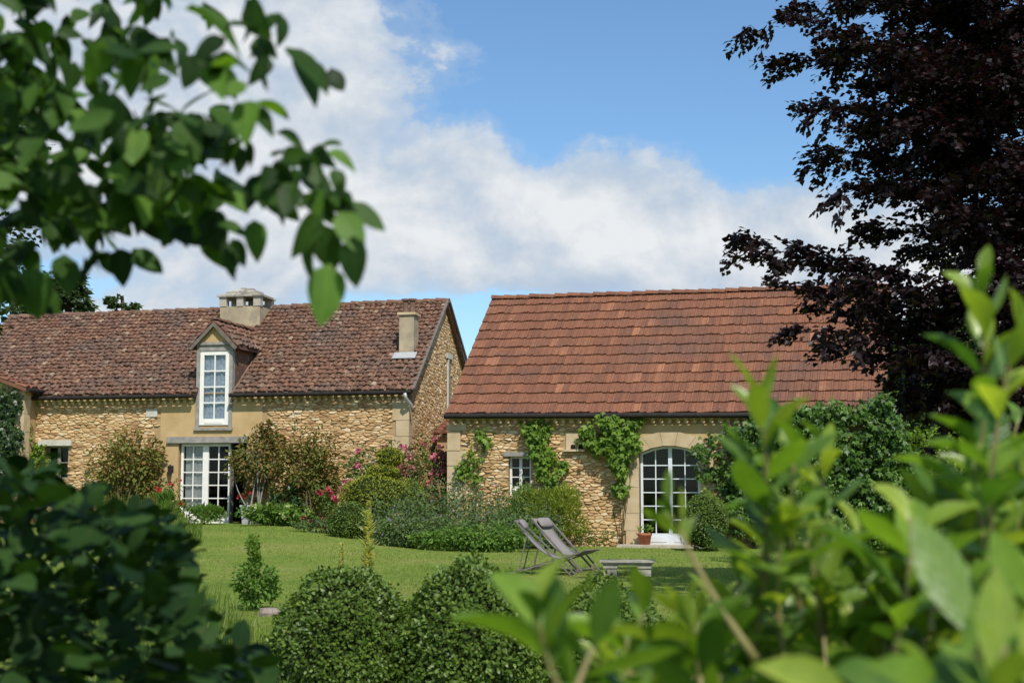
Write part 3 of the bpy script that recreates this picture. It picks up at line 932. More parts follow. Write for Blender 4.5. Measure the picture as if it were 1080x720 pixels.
# dormer
dm = MB()
rs = (zrr - lze(0)) / (LRD + LOH)
def roofz(u, v): 
    s_ = (u - ul0) / (ul1 - ul0)
    zr_ = zrl + (zrr - zrl) * s_
    return lze(u) + (zr_ - lze(u)) * ((v + LOH) / (LRD + LOH))
dzE = HL.loc(226, 364)[1]; dapex = HL.loc(226, 339)[1]; duc = (du0 + du1) / 2
vE = (dzE - lze(duc)) / ((roofz(duc, LRD) - lze(duc)) / (LRD + LOH)) - LOH
vA = (dapex - lze(duc)) / ((roofz(duc, LRD) - lze(duc)) / (LRD + LOH)) - LOH
# grey timber casing
dm.box(du0, dwin[0], -.05, .14, dz0 - .05, dzE); dm.box(dwin[1], du1, -.05, .14, dz0 - .05, dzE)
dm.box(dwin[0], dwin[1], -.052, .14, dwin[3], dzE); dm.box(du0 - .03, du1 + .03, -.09, .02, dz0 - .12, dz0 - .052)
dm.box(du0 - .06, du1 + .06, -.10, .16, dzE + .003, dzE + .08)
dmo = dm.build('dormer', M['wood'], hl)
ck = MB()
for (x, x2) in ((du0, du0 + .03), (du1 - .03, du1)):
    vs_ = []
    for xx in (x, x2):
        vs_ += [(xx, .14, lze(duc) - .1), (xx, .14, dzE), (xx, vE, dzE)]
    ck.add(vs_, [(0, 1, 2), (5, 4, 3), (0, 2, 5, 3), (0, 3, 4, 1), (1, 4, 5, 2)])
ck.build('cheek', M['tile_brown'], dmo)
pd = MB(); pd.add([(du0 + .04, -.06, dzE + .083), (du1 - .04, -.06, dzE + .083), (duc, -.06, dapex - .12)], [(0, 1, 2)]); pd.build('pediment', M['render'], dmo)
drf = MB()
oh = .16
hwD = (du1 - du0) / 2 + .14
zlow = dzE - .03
a0 = Vector((duc - hwD, -oh, zlow)); a1 = Vector((duc, -oh, dapex)); a2 = Vector((duc + hwD, -oh, zlow))
b0 = Vector((duc - hwD, vE - .05, zlow)); b1 = Vector((duc, vA + .1, dapex)); b2 = Vector((duc + hwD, vE - .05, zlow))
dr2 = MB()
up = Vector((0, 0, .07))
for (p, q, r_, s_) in ((a0, a1, b1, b0), (a1, a2, b2, b1)):
    dr2.add([p, q, r_, s_, p - up, q - up, r_ - up, s_ - up], [(0, 1, 2, 3), (7, 6, 5, 4), (0, 4, 5, 1), (2, 6, 7, 3), (1, 5, 6, 2), (3, 7, 4, 0)])
roof_canal(drf, b2, a2, b1, a1, .19, .26, 41); roof_canal(drf, a0, b0, a1, b1, .19, .26, 42)
drf.v += dr2.v if False else []
b_ = len(drf.v); drf.v += dr2.v; drf.f += [tuple(i + b_ for i in f) for f in dr2.f]
ridge_tiles(drf, a1 + Vector((0, -.02, .03)), b1 + Vector((0, 0, .03)), .09, .3)
drf.build('dormer_roof', M['tile_brown'], dmo)
bgb = MB()
bgb.bar(a0 + Vector((.0, -.02, -.09)), a1 + Vector((0, -.02, -.09)), .04, .08); bgb.bar(a2 + Vector((.0, -.023, -.09)), a1 + Vector((0, -.023, -.09)), .04, .08)
bgb.build('bargeboard', M['oldwood'], dmo)
casement(hl, 'dormer_window', dwin[0] + .004, dwin[1] - .004, dwin[2], dwin[3] - .004, -.03, 1, 2, 4, M['white'], .11, .035, .06, (M['bluecurtain'], [(0.0, 1.0)]), 0, 'tall white dormer window with blue patterned curtains')
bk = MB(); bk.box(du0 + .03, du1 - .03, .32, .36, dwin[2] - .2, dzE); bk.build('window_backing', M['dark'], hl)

# cornice + gutter
for a, b in ((LU0, du0 - .02), (du1 + .02, LU1)):
    cb = MB(); genoise(cb, a, b, lambda u: lze(u) - .01); cb.build('cornice', M['dressed'], hl)
for a, b in ((ul0, du0 - .01), (du1 + .01, ul1)):
    gb = MB(); gb.tube([(a, -LOH - .06, lze(a) - .05), (b, -LOH - .06, lze(b) - .05)], .055, 10); gb.build('gutter', M['gutter'], hl)
dp = MB(); dp.tube([(.0, -.36, lze(0) - .08), (.02, -.30, lze(0) - .22), (.10, -.10, lze(0) - .36), (.14, -.05, lze(0) - .55)], .045, 8); dp.build('downpipe', M['zinc'], hl, True)
# roof
e0 = Vector((ul0, -LOH, lze(ul0))); e1 = Vector((ul1 + .05, -LOH, lze(ul1))); r0 = Vector((url, LRD, zrl)); r1 = Vector((urr + .02, LRD, zrr))
deck = MB(); n_ = (e1 - e0).cross(r0 - e0).normalized(); dn = n_ * -.08
sD0 = (du0 - ul0) / (ul1 - ul0); sD1 = (du1 - ul0) / (ul1 - ul0); tE = (vE + LOH) / (LRD + LOH)
def skipd(s_, t_): return sD0 - .003 < s_ < sD1 + .003 and t_ < tE
# deck in three strips, leaving the dormer well open
for sa, sb_, ta in ((0, sD0, 0), (sD0, sD1, tE), (sD1, 1, 0)):
    q = [bil(e0, e1, r0, r1, sa, ta), bil(e0, e1, r0, r1, sb_, ta), bil(e0, e1, r0, r1, sb_, 1), bil(e0, e1, r0, r1, sa, 1)]
    deck.add(q + [p_ + dn for p_ in q], [(0, 1, 2, 3), (7, 6, 5, 4), (0, 4, 5, 1), (1, 5, 6, 2), (3, 7, 4, 0)])
be0 = Vector((ul0, LD2 + LOH, lze(ul0))); be1 = Vector((ul1, LD2 + LOH, lze(ul1)))
q = [r0, r1, be1, be0]
deck.add(q + [p_ + Vector((0, 0, -.10)) for p_ in q], [(0, 1, 2, 3), (7, 6, 5, 4), (1, 5, 6, 2), (2, 6, 7, 3)])
deck.build('roof_deck', M['tile_brown'], hl)
rb_ = MB(); roof_canal(rb_, e0, e1, r0, r1, .155, .215, 51, skipd)
roofo = rb_.build('roof', M['tile_brown'], hl)
rt = MB(); ridge_tiles(rt, r0 + Vector((0, 0, -.02)), r1 + Vector((0, 0, -.02)), .12, .36, 19); rt.build('ridge', M['tile_brown'], roofo)
vb = MB(); vb.bar(e1 + Vector((.0, 0, .03)), r1 + Vector((.0, 0, .03)), .07, .07); vb.bar(be1 + Vector((.06, 0, -.03)), r1 + Vector((.03, .05, -.0)), .06, .07); vb.build('verge', M['oldwood'], roofo)
# big stone chimney with slab roof behind the dormer
CV = LRD - 1.05
c0, _ = HL.loc(232, 330, CV); c1, _ = HL.loc(274, 330, CV); _, cz = HL.loc(250, 323, CV); _, czt = HL.loc(250, 313, CV); _, czp = HL.loc(250, 302, CV)
chb = MB(); chd = 1.1
chb.box(c0, c1, CV, CV + chd, roofz(c0, LRD) - 1.4, cz)
cho = chb.build('chimney', M['stack'], hl)
pw = .2
for (a, b) in ((c0 - .02, c0 + pw), ((c0 + c1) / 2 - .1, (c0 + c1) / 2 + .1), (c1 - pw, c1 + .02)):
    for (va, vb_) in ((CV - .02, CV + .2), (CV + chd - .2, CV + chd + .02)):
        cc = MB(); cc.box(a, b, va, vb_, cz + .002, czt); cc.build('chimney_pier', M['lauze'], cho)
lz = MB(); rr = random.Random(4)
uc_, vc_ = (c0 + c1) / 2, CV + chd / 2
for k in range(6):
    f = 1 - k / 6.2
    hw_, hd_ = ((c1 - c0) / 2 + .05) * f + .03, (chd / 2 + .05) * f + .03
    zz = czt + (czp - czt) * k / 6
    nseg = max(2, int(4 * f) + 1)
    for i in range(nseg):
        for j in range(max(2, int(3 * f) + 1)):
            nj = max(2, int(3 * f) + 1)
            x0 = uc_ - hw_ + 2 * hw_ * i / nseg; x1 = uc_ - hw_ + 2 * hw_ * (i + 1) / nseg
            y0 = vc_ - hd_ + 2 * hd_ * j / nj; y1 = vc_ - hd_ + 2 * hd_ * (j + 1) / nj
            jj = rr.uniform(-.015, .015)
            lz.box(x0 + .004 + jj, x1 - .004 + jj, y0 + .004, y1 - .004, zz + rr.uniform(0, .01), zz + (czp - czt) / 6 + rr.uniform(.0, .02))
lz.build('stone_cap', M['lauze'], cho)
# slim chimney with two clay pots
V2 = 1.35
c0, _ = HL.loc(421, 350, V2); c1, _ = HL.loc(436.5, 350, V2); _, zt = HL.loc(428, 332, V2); _, zp = HL.loc(428, 314, V2)
chb = MB(); chb.box(c0, c1, V2, V2 + .5, roofz(c0, V2) - .2, zt - .02); cho = chb.build('chimney', M['stack'], hl)
cc = MB(); cc.box(c0 - .05, c1 + .05, V2 - .05, V2 + .55, zt, zt + .07); cc.build('chimney_cap', M['dressed'], cho)
for k in (0, 1):
    cp = MB(); uu = c0 + (c1 - c0) * (.27 + .46 * k)
    cp.lathe([(.085, zt + .07), (.08, zt + .2), (.075, zp - .06), (.12, zp - .05), (.12, zp), (.05, zp)], (uu, V2 + .25, 0), 10); cp.build('chimney_pot', M['pots'], cho)
fl = MB()
q = [Vector((uu_, vv_, roofz(uu_, vv_))) + n_ * .10 for uu_, vv_ in ((c0 - .12, V2 - .28), (c1 + .12, V2 - .28), (c1 + .12, V2 - .004), (c0 - .12, V2 - .004))]
fl.ngon(q); fl.build('flashing', M['zinc'], cho)
# wall lanterns
for px in (181.5, 266):
    u_, z_ = HL.loc(px, 497)
    lt = thing('wall_lantern', 'small black wall lantern on the render %s of the white french door' % ('left' if px < 200 else 'right'), 'lantern', HL.w(u_, -.02, z_), -HL.yaw, 'wall lanterns by the french door')
    a = MB(); a.box(-.05, .05, -.02, .0, -.02, .16); a.bar((0, -.02, .15), (0, -.12, .18), .02, .02); a.build('bracket', M['iron'], lt)
    a = MB(); a.lathe([(.02, .18), (.085, .13), (.08, .12)], (0, -.12, 0), 6); a.lathe([(.075, .12), (.05, -.08), (.0, -.10)], (0, -.12, 0), 6); a.build('lamp_case', M['iron'], lt)

# small lean-to roof between the houses
lt_ = thing('garden_shed', 'low lean-to with a faded pink tile roof between the two houses', 'shed', HL.w(.55, 2.2, .3), -HL.yaw)
a = MB(); zb_ = P(455, 459, 39.3).z - .3
a.box(-.3, 2.2, 0, 2.0, -.4, zb_ - .06); a.build('wall', M['mortar'], lt_)
a = MB(); p0 = Vector((-.4, -.15, zb_)); p1 = Vector((2.3, -.15, zb_)); q0 = Vector((-.4, 2.1, zb_ + .65)); q1 = Vector((2.3, 2.1, zb_ + .65))
a.quad(p0, p1, q1, q0); roof_canal(a, p0, p1, q0, q1, .2, .3, 61); a.build('roof', M['tile_red'], lt_)

# ================================================================== far left wing with ivy
_uw = HL.loc(24, 460, -.7)[0]
_pw = HL.w(_uw, -.7, 0)
wg = thing('outbuilding', 'ivy covered outbuilding at the far left with an orange tile roof edge', 'house', _pw, -HL.yaw)
HW = House(24, _pw.y, HL.yaw)
_, zw = HW.loc(24, 410); _, zw2 = HW.loc(24, 408)
a = MB(); Wd_ = 5.0; pk = .36 * Wd_ / 2
a.ngon([(-Wd_, 0, -.1), (0, 0, -.1), (0, 0, zw), (-Wd_ / 2, 0, zw + pk), (-Wd_, 0, zw)]); a.quad((0, 0, -.1), (0, .66, -.1), (0, .66, zw), (0, 0, zw)); a.quad((-Wd_, .66, -.1), (-Wd_, 0, -.1), (-Wd_, 0, zw), (-Wd_, .66, zw))
a.build('wall', M['mortar'], wg)
a = MB(); z = 0; k = 0
while z < zw - .1:
    h = min([.5, .4, .55][k % 3], zw - .05 - z); a.box(-.22 + .06 * (k % 2), .03, -.03, .3, z + .006, z + h - .006); z += h; k += 1
a.build('quoin', M['dressed'], wg)
a = MB()
p0 = Vector((.18, -.22, zw)); p1 = Vector((.18, .62, zw)); q0 = Vector((-Wd_ / 2, -.22, zw + pk + .06)); q1 = Vector((-Wd_ / 2, .62, zw + pk + .06))
o0 = Vector((-Wd_ - .18, -.22, zw)); o1 = Vector((-Wd_ - .18, .62, zw)); dn = Vector((0, 0, -.09))
for q in ([p0, p1, q1, q0], [q0, q1, o1, o0]):
    a.add(q + [x + dn for x in q], [(0, 1, 2, 3), (7, 6, 5, 4), (0, 4, 5, 1), (1, 5, 6, 2), (2, 6, 7, 3), (3, 7, 4, 0)])
roof_canal(a, p0, p1, q0, q1, .2, .3, 71); roof_canal(a, o1, o0, q1, q0, .2, .3, 72)
a.build('roof', M['tile_red'], wg)
a = MB(); a.tube([(.24, -.24, zw - .05), (.24, .6, zw - .05)], .06, 8); a.build('gutter', M['gutter'], wg)

# paving by the door
a = MB(); rr = random.Random(8)
pav = thing('paving_step', 'pale stone paving slabs in front of the white french door', 'paving', HL.w((ldoor[0] + ldoor[1]) / 2, -.6, gzl), -HL.yaw)
for i in range(5):
    a.box(-1.25 + i * .5, -.77 + i * .5, -.45 + rr.uniform(-.05, .05), .55, -.05, .045 + rr.uniform(0, .01))
a.build('slab', M['paving'], pav)
sp = thing('door_step', 'stone threshold step under the arched door', 'step', HB.w(uc, -.3, .05), -HB.yaw)
a = MB(); a.box(-1.15, 1.0, -.30, .24, -.04, .06); a.build('slab', M['paving'], sp)

# ------------------------------------------------------------------ plant tools
T_BLADE = (np.array([(0, .5, 0), (0, -.5, 0), (.55, .34, .05), (.55, -.34, .05), (1, 0, .24)], float), [(0, 1, 3, 2), (2, 3, 4)])
UP = np.array([0, 0, 1.0])
def orient(out_, n, dirup=-.2, nup=.6, rnd=.6):
    """leaf directions and normals around an outward vector"""
    D = nrm(out_ * .7 + UP * dirup + rdir(n) * rnd)
    N = nrm(out_ * .5 + UP * nup + rdir(n) * rnd * .8)
    return D, N
def lumpy(c, rad, K, n, shell=.25, seed=0, zmin=None, cl=.34):
    """leaf positions: n points in K sub-clumps filling an ellipsoid; returns positions and outward vectors"""
    r_ = np.random.default_rng(seed)
    cs = nrm(r_.normal(size=(K, 3))) * (r_.uniform(.45, .92, (K, 1)))
    if zmin is not None: cs[:, 2] = np.maximum(cs[:, 2], zmin)
    k = r_.integers(0, K, n)
    rr_ = cl * r_.uniform(.6, 1.3, K)
    q = nrm(r_.normal(size=(n, 3))) * (r_.uniform(shell, 1, (n, 1)) ** .5)
    p = cs[k] + q * rr_[k][:, None]
    out_ = nrm(p * .6 + q * .6)
    return np.array(c) + p * np.array(rad), out_
def flowers_on(name, mat, Pc, out_, size, parent, petals=6, world=True):
    """flower heads gathered into clusters, every cluster a mesh of its own"""
    n = len(Pc); left = list(range(n)); Pc = np.asarray(Pc)
    while left:
        i0 = left[0]; d_ = [float(np.sum((Pc[j] - Pc[i0]) ** 2)) for j in left]
        idx = [left[j] for j in np.argsort(d_)[:6]]
        left = [j for j in left if j not in idx]
        k = len(idx)
        pull = Pc[i0] + (Pc[idx] - Pc[i0]) * .12 + rng.normal(0, size * .42, (k, 3))
        Pp = np.repeat(pull, petals, 0); O = np.repeat(out_[idx], petals, 0)
        D = nrm(O * .45 + rdir(k * petals)); N = nrm(O + rdir(k * petals) * .4)
        L = np.repeat(size * rng.uniform(.7, 1.2, k), petals)
        leaves('flower_cluster', mat, Pp, D, N, L, L * .85, T_OVAL, parent, world)
def stems_to(name, mat, base, tips, r0_, r1_, parent, bend=.15, spread=.1, n=6):
    mb = MB(); base = Vector(base)
    for t_ in tips:
        t_ = Vector(t_)
        b = base + Vector((random.uniform(-spread, spread), random.uniform(-spread, spread), 0))
        pts = []
        off = Vector((random.uniform(-1, 1), random.uniform(-1, 1), random.uniform(0, .6))) * bend * (t_ - b).length
        for k in range(n):
            f = k / (n - 1)
            pts.append(b.lerp(t_, f) + off * math.sin(math.pi * f))
        mb.tube(pts, [r0_ + (r1_ - r0_) * k / (n - 1) for k in range(n)], 5)
    return mb.build(name, mat, parent, True, world=True)
def bush(name, label, cat, base, rad, h, K, n, L, mat, tmpl=T_OVAL, group=None, ns=10, flowers=(), seed=1, wr=.5, stem='greystem', zmin=-.75, dirup=-.2, cl=.34, lift=.0):
    """shrub standing at base, ellipsoid of foliage h tall"""
    base = Vector(base)
    t_ = thing(name, label, cat, base, 0, group)
    c = base + Vector((0, 0, h * (.5 + lift * .5)))
    hz = h * (.5 - lift * .5)
    n = int(n * 1.35); K = int(K * 1.2)
    p, o_ = lumpy(c, (rad[0], rad[1], hz), K, n, seed=seed, zmin=zmin, cl=cl)
    keep = p[:, 2] > base.z + .02
    p, o_ = p[keep], o_[keep]
    D, N = orient(o_, len(p), dirup)
    l_ = L * rng.uniform(.6, 1.25, len(p))
    leaves('foliage', mat, p, D, N, l_, l_ * wr, tmpl, t_)
    if ns:
        idx = rng.integers(0, len(p), ns)
        stems_to('stem', M[stem], base, [tuple(c + (Vector(p[i]) - c) * .85) for i in idx], .012 + .006 * h, .004, t_, spread=rad[0] * .25)
    for k, (fm, fn, fs) in enumerate(flowers):
        far_ = np.argsort(-np.sum((p - np.array(c)) ** 2 / np.array((rad[0], rad[1], hz)) ** 2, 1))[:max(fn * 6, 40)]
        far_ = far_[(p[far_, 1] < c.y + rad[1] * .3)]
        i = rng.choice(far_, min(fn, len(far_)), replace=False)
        flowers_on('flowers', fm, p[i] + o_[i] * fs * .3, o_[i], fs, t_)
    return t_
def topiary(parent, name, mat, coremat, c, rad, n, L, seed=1, amp=.06, flat=None):
    """clipped foliage pad: leaves over a slightly uneven ellipsoid round a solid dark core"""
    r_ = np.random.default_rng(seed)
    d = nrm(r_.normal(size=(n, 3)))
    bumpv = np.array([mnoise.noise(Vector(x) * 2.3 + Vector((seed * 3.1, 0, 0))) + .5 * mnoise.noise(Vector(x) * 6 + Vector((0, seed * 1.7, 0))) for x in d])
    r__ = 1 + amp * bumpv - r_.uniform(0, .10, n) + (r_.uniform(size=n) < .06) * r_.uniform(0, .07, n)
    rad = np.array(rad)
    p = np.array(c) + d * rad * r__[:, None]
    out_ = nrm(d / rad)
    tg = nrm(np.cross(out_, r_.normal(size=(n, 3))))
    D = nrm(tg * .75 + out_ * .5 + UP * .2)
    N = nrm(out_ * .7 + UP * .35 + r_.normal(size=(n, 3)) * .35)
    l_ = L * r_.uniform(.65, 1.25, n)
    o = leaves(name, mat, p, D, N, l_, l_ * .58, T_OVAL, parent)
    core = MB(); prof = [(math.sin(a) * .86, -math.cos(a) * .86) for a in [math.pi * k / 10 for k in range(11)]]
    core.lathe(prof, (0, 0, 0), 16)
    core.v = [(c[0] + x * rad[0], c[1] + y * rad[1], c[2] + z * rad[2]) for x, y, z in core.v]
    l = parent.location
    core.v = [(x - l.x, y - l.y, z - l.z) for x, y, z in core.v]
    core.build('dark_core', M['twig'], o, True)  # solid ellipsoid, its dark colour painted as shade between the leaves
    return o

# ------------------------------------------------------------------ trees
def limb_path(a, b, sag=0.0, n=8, wob=.12):
    a = Vector(a); b = Vector(b); L = (b - a).length
    pts = []
    w1 = Vector((random.uniform(-1, 1), random.uniform(-1, 1), random.uniform(-1, 1))) * wob * L * .5
    for k in range(n):
        f = k / (n - 1)
        pts.append(a.lerp(b, f) + Vector((0, 0, sag * L * math.sin(math.pi * f))) + w1 * math.sin(2 * math.pi * f) * .5)
    return pts
def spray(path, t0, nt, tl, nl, plane_up=.7, droop=.25, forks=3):
    """twigs along a limb, leaves along the twigs; returns twig polylines, leaf positions/dirs/normals"""
    tw = []; LP = []; LD = []; LN = []
    n = len(path)
    for i in range(nt):
        f = t0 + (1 - t0) * (i + random.random()) / nt
        x = f * (n - 1); k = min(n - 2, int(x)); p = path[k].lerp(path[k + 1], x - k)
        ax = (path[k + 1] - path[k]).normalized()
        side = ax.cross(Vector((0, 0, 1)))
        if side.length < .05: side = Vector((1, 0, 0))
        side.normalize()
        ang = random.uniform(-1, 1)
        d = (ax * random.uniform(.35, 1.0) + side * random.choice((-1, 1)) * random.uniform(.4, 1.1) + Vector((0, 0, random.uniform(-.45, .45)))).normalized()
        l_ = tl * random.uniform(.55, 1.2) * (1.15 - .5 * f)
        for s_ in range(forks):
            dd = (d + Vector((random.uniform(-.6, .6), random.uniform(-.6, .6), random.uniform(-.35, .35)))).normalized()
            q = [p]
            m_ = 4
            for j in range(1, m_ + 1):
                g_ = j / m_
                q.append(p + dd * (l_ * g_) + Vector((0, 0, -droop * l_ * g_ * g_)))
            tw.append(q)
            for j in range(nl):
                g_ = random.uniform(.15, 1.0)
                y = g_ * m_; kk = min(m_ - 1, int(y)); pp = q[kk].lerp(q[kk + 1], y - kk)
                LP.append(tuple(pp + Vector((random.gauss(0, .03), random.gauss(0, .03), random.gauss(0, .03)))))
                sd_ = dd.cross(Vector((0, 0, 1)))
                LD.append(tuple(dd * .6 + sd_ * random.choice((-1, 1)) * .7 + Vector((0, 0, random.uniform(-.7, .1)))))
                LN.append((random.gauss(0, .45), random.gauss(0, .45), plane_up + random.gauss(0, .25)))
    return tw, LP, LD, LN
def grow_tree(t_, trunk, limbs, nt, tl, nl, L, leafmat, barkmat, wr=.6, r_l=.06, t0=.3, tmpl=T_SMALL, forks=3, droop=.2, trunk_r=(.3, .12), twigs=True, thin=()):
    tb = MB(); tb.tube(trunk, [trunk_r[0] + (trunk_r[1] - trunk_r[0]) * k / (len(trunk) - 1) for k in range(len(trunk))], 10)
    tro = tb.build('trunk', M[barkmat], t_, True, world=True)
    lb_ = MB(); P_ = []; D_ = []; N_ = []
    for ip, path in enumerate(limbs):
        n = len(path); q_ = .6 if ip in thin else 1.0
        lb_.tube(path, [r_l * (1 - .85 * k / (n - 1)) + .006 for k in range(n)], 6)
        tw, a, b, c = spray(path, t0 if q_ == 1 else .5, int(nt * (.62 if q_ < 1 else 1)), tl * (.85 if q_ < 1 else 1), int(nl * (1.0 if q_ < 1 else 1)), droop=droop, forks=forks)
        if twigs:
            for q in tw[::2]: lb_.tube(q, [.009, .007, .006, .004, .003], 4, False)
        P_ += a; D_ += b; N_ += c
    lb_.build('limb', M[barkmat], tro, True, world=True)
    l_ = L * rng.uniform(.65, 1.2, len(P_))
    leaves('crown', leafmat, P_, D_, N_, l_, l_ * wr, tmpl, t_)
    return len(P_)

# copper beech at the right
TB = Vector((7.0, 17.2, gz(7, 17)))
be = thing('copper_beech', 'dark purple copper beech overhanging the right end of the red roof', 'tree', TB)
trunk = [TB + Vector((0.05 * math.sin(k), .05 * math.cos(k * 1.7), k * 1.25)) for k in range(11)]
tips = [(792, 25, 16.5), (815, -30, 17), (832, 62, 17.5), (856, 112, 16), (866, 165, 17), (884, 205, 16), (768, 255, 16), (800, 262, 16.4), (830, 305, 16), (845, 345, 15.8),
        (878, 372, 16.5), (905, 290, 15.6), (925, 345, 16.6), (950, 415, 16.4), (925, 50, 15.5), (950, 130, 15.6), (985, 215, 15.5), (1005, 300, 15.4), (885, -40, 15.5), (970, -50, 16), (1030, 50, 15.2),
        (1050, 170, 15.2), (1055, 270, 15.6), (1000, 390, 17), (1060, 380, 16.5), (850, -160, 17), (930, -210, 16), (1030, -160, 15), (880, 60, 18), (900, 130, 18.2), (930, 190, 18), (960, 260, 18.2), (860, 10, 18.5),
        (970, 40, 18.5), (1020, 120, 19), (1040, 220, 19), (1080, 320, 18.5), (1000, 440, 17.5), (910, -10, 17), (985, 90, 17), (955, 70, 16.5), (1015, 10, 17), (1040, 430, 17.2), (1075, 90, 16.5), (1010, 170, 17), (870, 320, 16.6), (905, 240, 17), (1070, 20, 16), (975, 370, 15.6), (1085, 230, 16.5),
        (1010, 235, 16.3), (1045, 335, 16.6), (920, 90, 17.2), (985, 160, 16.4)]
thin = [i for i, q in enumerate(tips) if q[1] > 190 and q[0] < 965 or q[0] < 825]
limbs = []
for (px, py, yy) in tips:
    tp_ = P(px, py, yy)
    z0_ = max(2.0, min(11.5, tp_.z - .12 * (TB.xy - tp_.xy).length + random.uniform(-.9, .1)))
    kk = z0_ / 1.25; k0 = min(9, int(kk)); st = trunk[k0].lerp(trunk[k0 + 1], kk - k0)
    limbs.append(limb_path(st, tp_, .06, 8, .12))
for k in range(26):                                  # the rest of the crown, right of and above the picture
    a = random.uniform(-1.9, 1.9); z0_ = random.uniform(2.6, 12)
    ln = random.uniform(2.6, 4.4) * (1 - .035 * z0_)
    kk = z0_ / 1.25; k0 = min(9, int(kk)); st = trunk[k0].lerp(trunk[k0 + 1], kk - k0)
    limbs.append(limb_path(st, st + Vector((math.cos(a) * ln, math.sin(a) * ln, random.uniform(.2, 1.2))), .05, 8, .1))
grow_tree(be, trunk, limbs, 22, .74, 24, .098, M['l_beech'], 'bark', .68, .05, .28, T_SMALL, 3, .2, (.34, .09), thin=thin)

def simple_tree(name, label, base, h, crown_r, nl_, L, leafmat, seed, limbs_n=26, conifer=False, z_lo=.3, wr=.6):
    random.seed(seed)
    base = Vector(base); t_ = thing(name, label, 'tree', base)
    trunk = [base + Vector((random.uniform(-.02, .02) * h * (k > 0), random.uniform(-.02, .02) * h * (k > 0), h * .93 * k / 7)) for k in range(8)]
    lm = []
    for k in range(limbs_n):
        f = z_lo + (1 - z_lo) * (k + .5) / limbs_n
        a = k * 2.4 + random.uniform(-.4, .4)
        prof = (1.05 - f) * 1.15 if conifer else math.sin(math.pi * min(1, (f - z_lo * .6) / (1.06 - z_lo * .6))) ** .6
        ln = crown_r * prof * random.uniform(.7, 1.12)
        kk = min(6.99, f * 7 * .98); k0 = int(kk); st = trunk[k0].lerp(trunk[k0 + 1], kk - k0)
        rise = -.08 * ln if conifer else random.uniform(.05, .5) * ln
        lm.append(limb_path(st, st + Vector((math.cos(a) * ln, math.sin(a) * ln, rise)), .04, 6, .1))
    grow_tree(t_, trunk, lm, nl_, crown_r * .34, 10, L, leafmat, 'bark', wr, .012 * h, .3, T_SMALL, 3, .25, (.028 * h, .008 * h), twigs=False)
    return t_
def gbase(px, yy): 
    p = P(px, 500, yy); return Vector((p.x, yy, gz(p.x, yy)))
simple_tree('conifer', 'tall green conifer beyond the left end of the brown roof', gbase(62, 56), 10.3, 2.5, 12, .34, M['l_conifer'], 3, 40, True, .12, .35)
simple_tree('ash_tree', 'leafy yellow green tree at the left edge behind the brown roof', gbase(8, 54), 9.6, 2.4, 11, .26, M['l_far'], 5, 30, False, .2)
simple_tree('ash_tree', 'distant rounded tree showing just above the brown ridge', gbase(128, 150), 22.6, 3.4, 9, .55, M['l_far'], 8, 26, False, .25)
simple_tree('ash_tree', 'tiny distant treetop left of the rounded tree above the brown ridge', gbase(88, 150), 20.4, 2.4, 7, .5, M['l_far'], 9, 20, False, .25)
simple_tree('oak_tree', 'dark oak at the left edge behind the blurred near branch', gbase(-150, 14), 6.2, 2.0, 15, .085, M['l_boxdk'], 12, 34, False, .42)
for i, (px, yy, h_, r_) in enumerate([(975, 44, 6.2, 3.2), (1050, 46, 7.4, 3.6), (1140, 44, 7.0, 3.6)]):
    simple_tree('hedgerow_tree', ['dark bushy tree beyond the right end of the barn, below the beech', 'dark tree at the right edge beyond the barn', 'dark tree past the right edge beyond the barn'][i], gbase(px, yy), h_, r_, 20, .30, M['l_boxdk'], 20 + i, 40, False, .06)
for i, (px, yy, h_, r_) in enumerate([(-140, 58, 9.5, 3.2), (-260, 50, 8.5, 3.2)]):
    simple_tree('ash_tree', ['bushy tree behind the outbuilding beyond the left edge', 'second bushy tree farther beyond the left edge'][i], gbase(px, yy), h_, r_, 10, .3, M['l_far'], 30 + i, 26, False, .15)
# far wood closing the horizon
random.seed(5)
wp = []; wo = []
for k in range(60):
    x = -150 + 300 * (k + random.random()) / 60; yy = random.uniform(150, 185); h_ = random.uniform(9, 12)
    p, o_ = lumpy((x, yy, h_ * .5), (4.2, 4, h_ * .5), 14, 420, seed=100 + k)
    wp.append(p); wo.append(o_)
wp = np.concatenate(wp); wo = np.concatenate(wo); D, N = orient(wo, len(wp))
tag(leaves('far_wood', M['l_far'], wp, D, N, .7, .45, T_SMALL), kind='stuff')

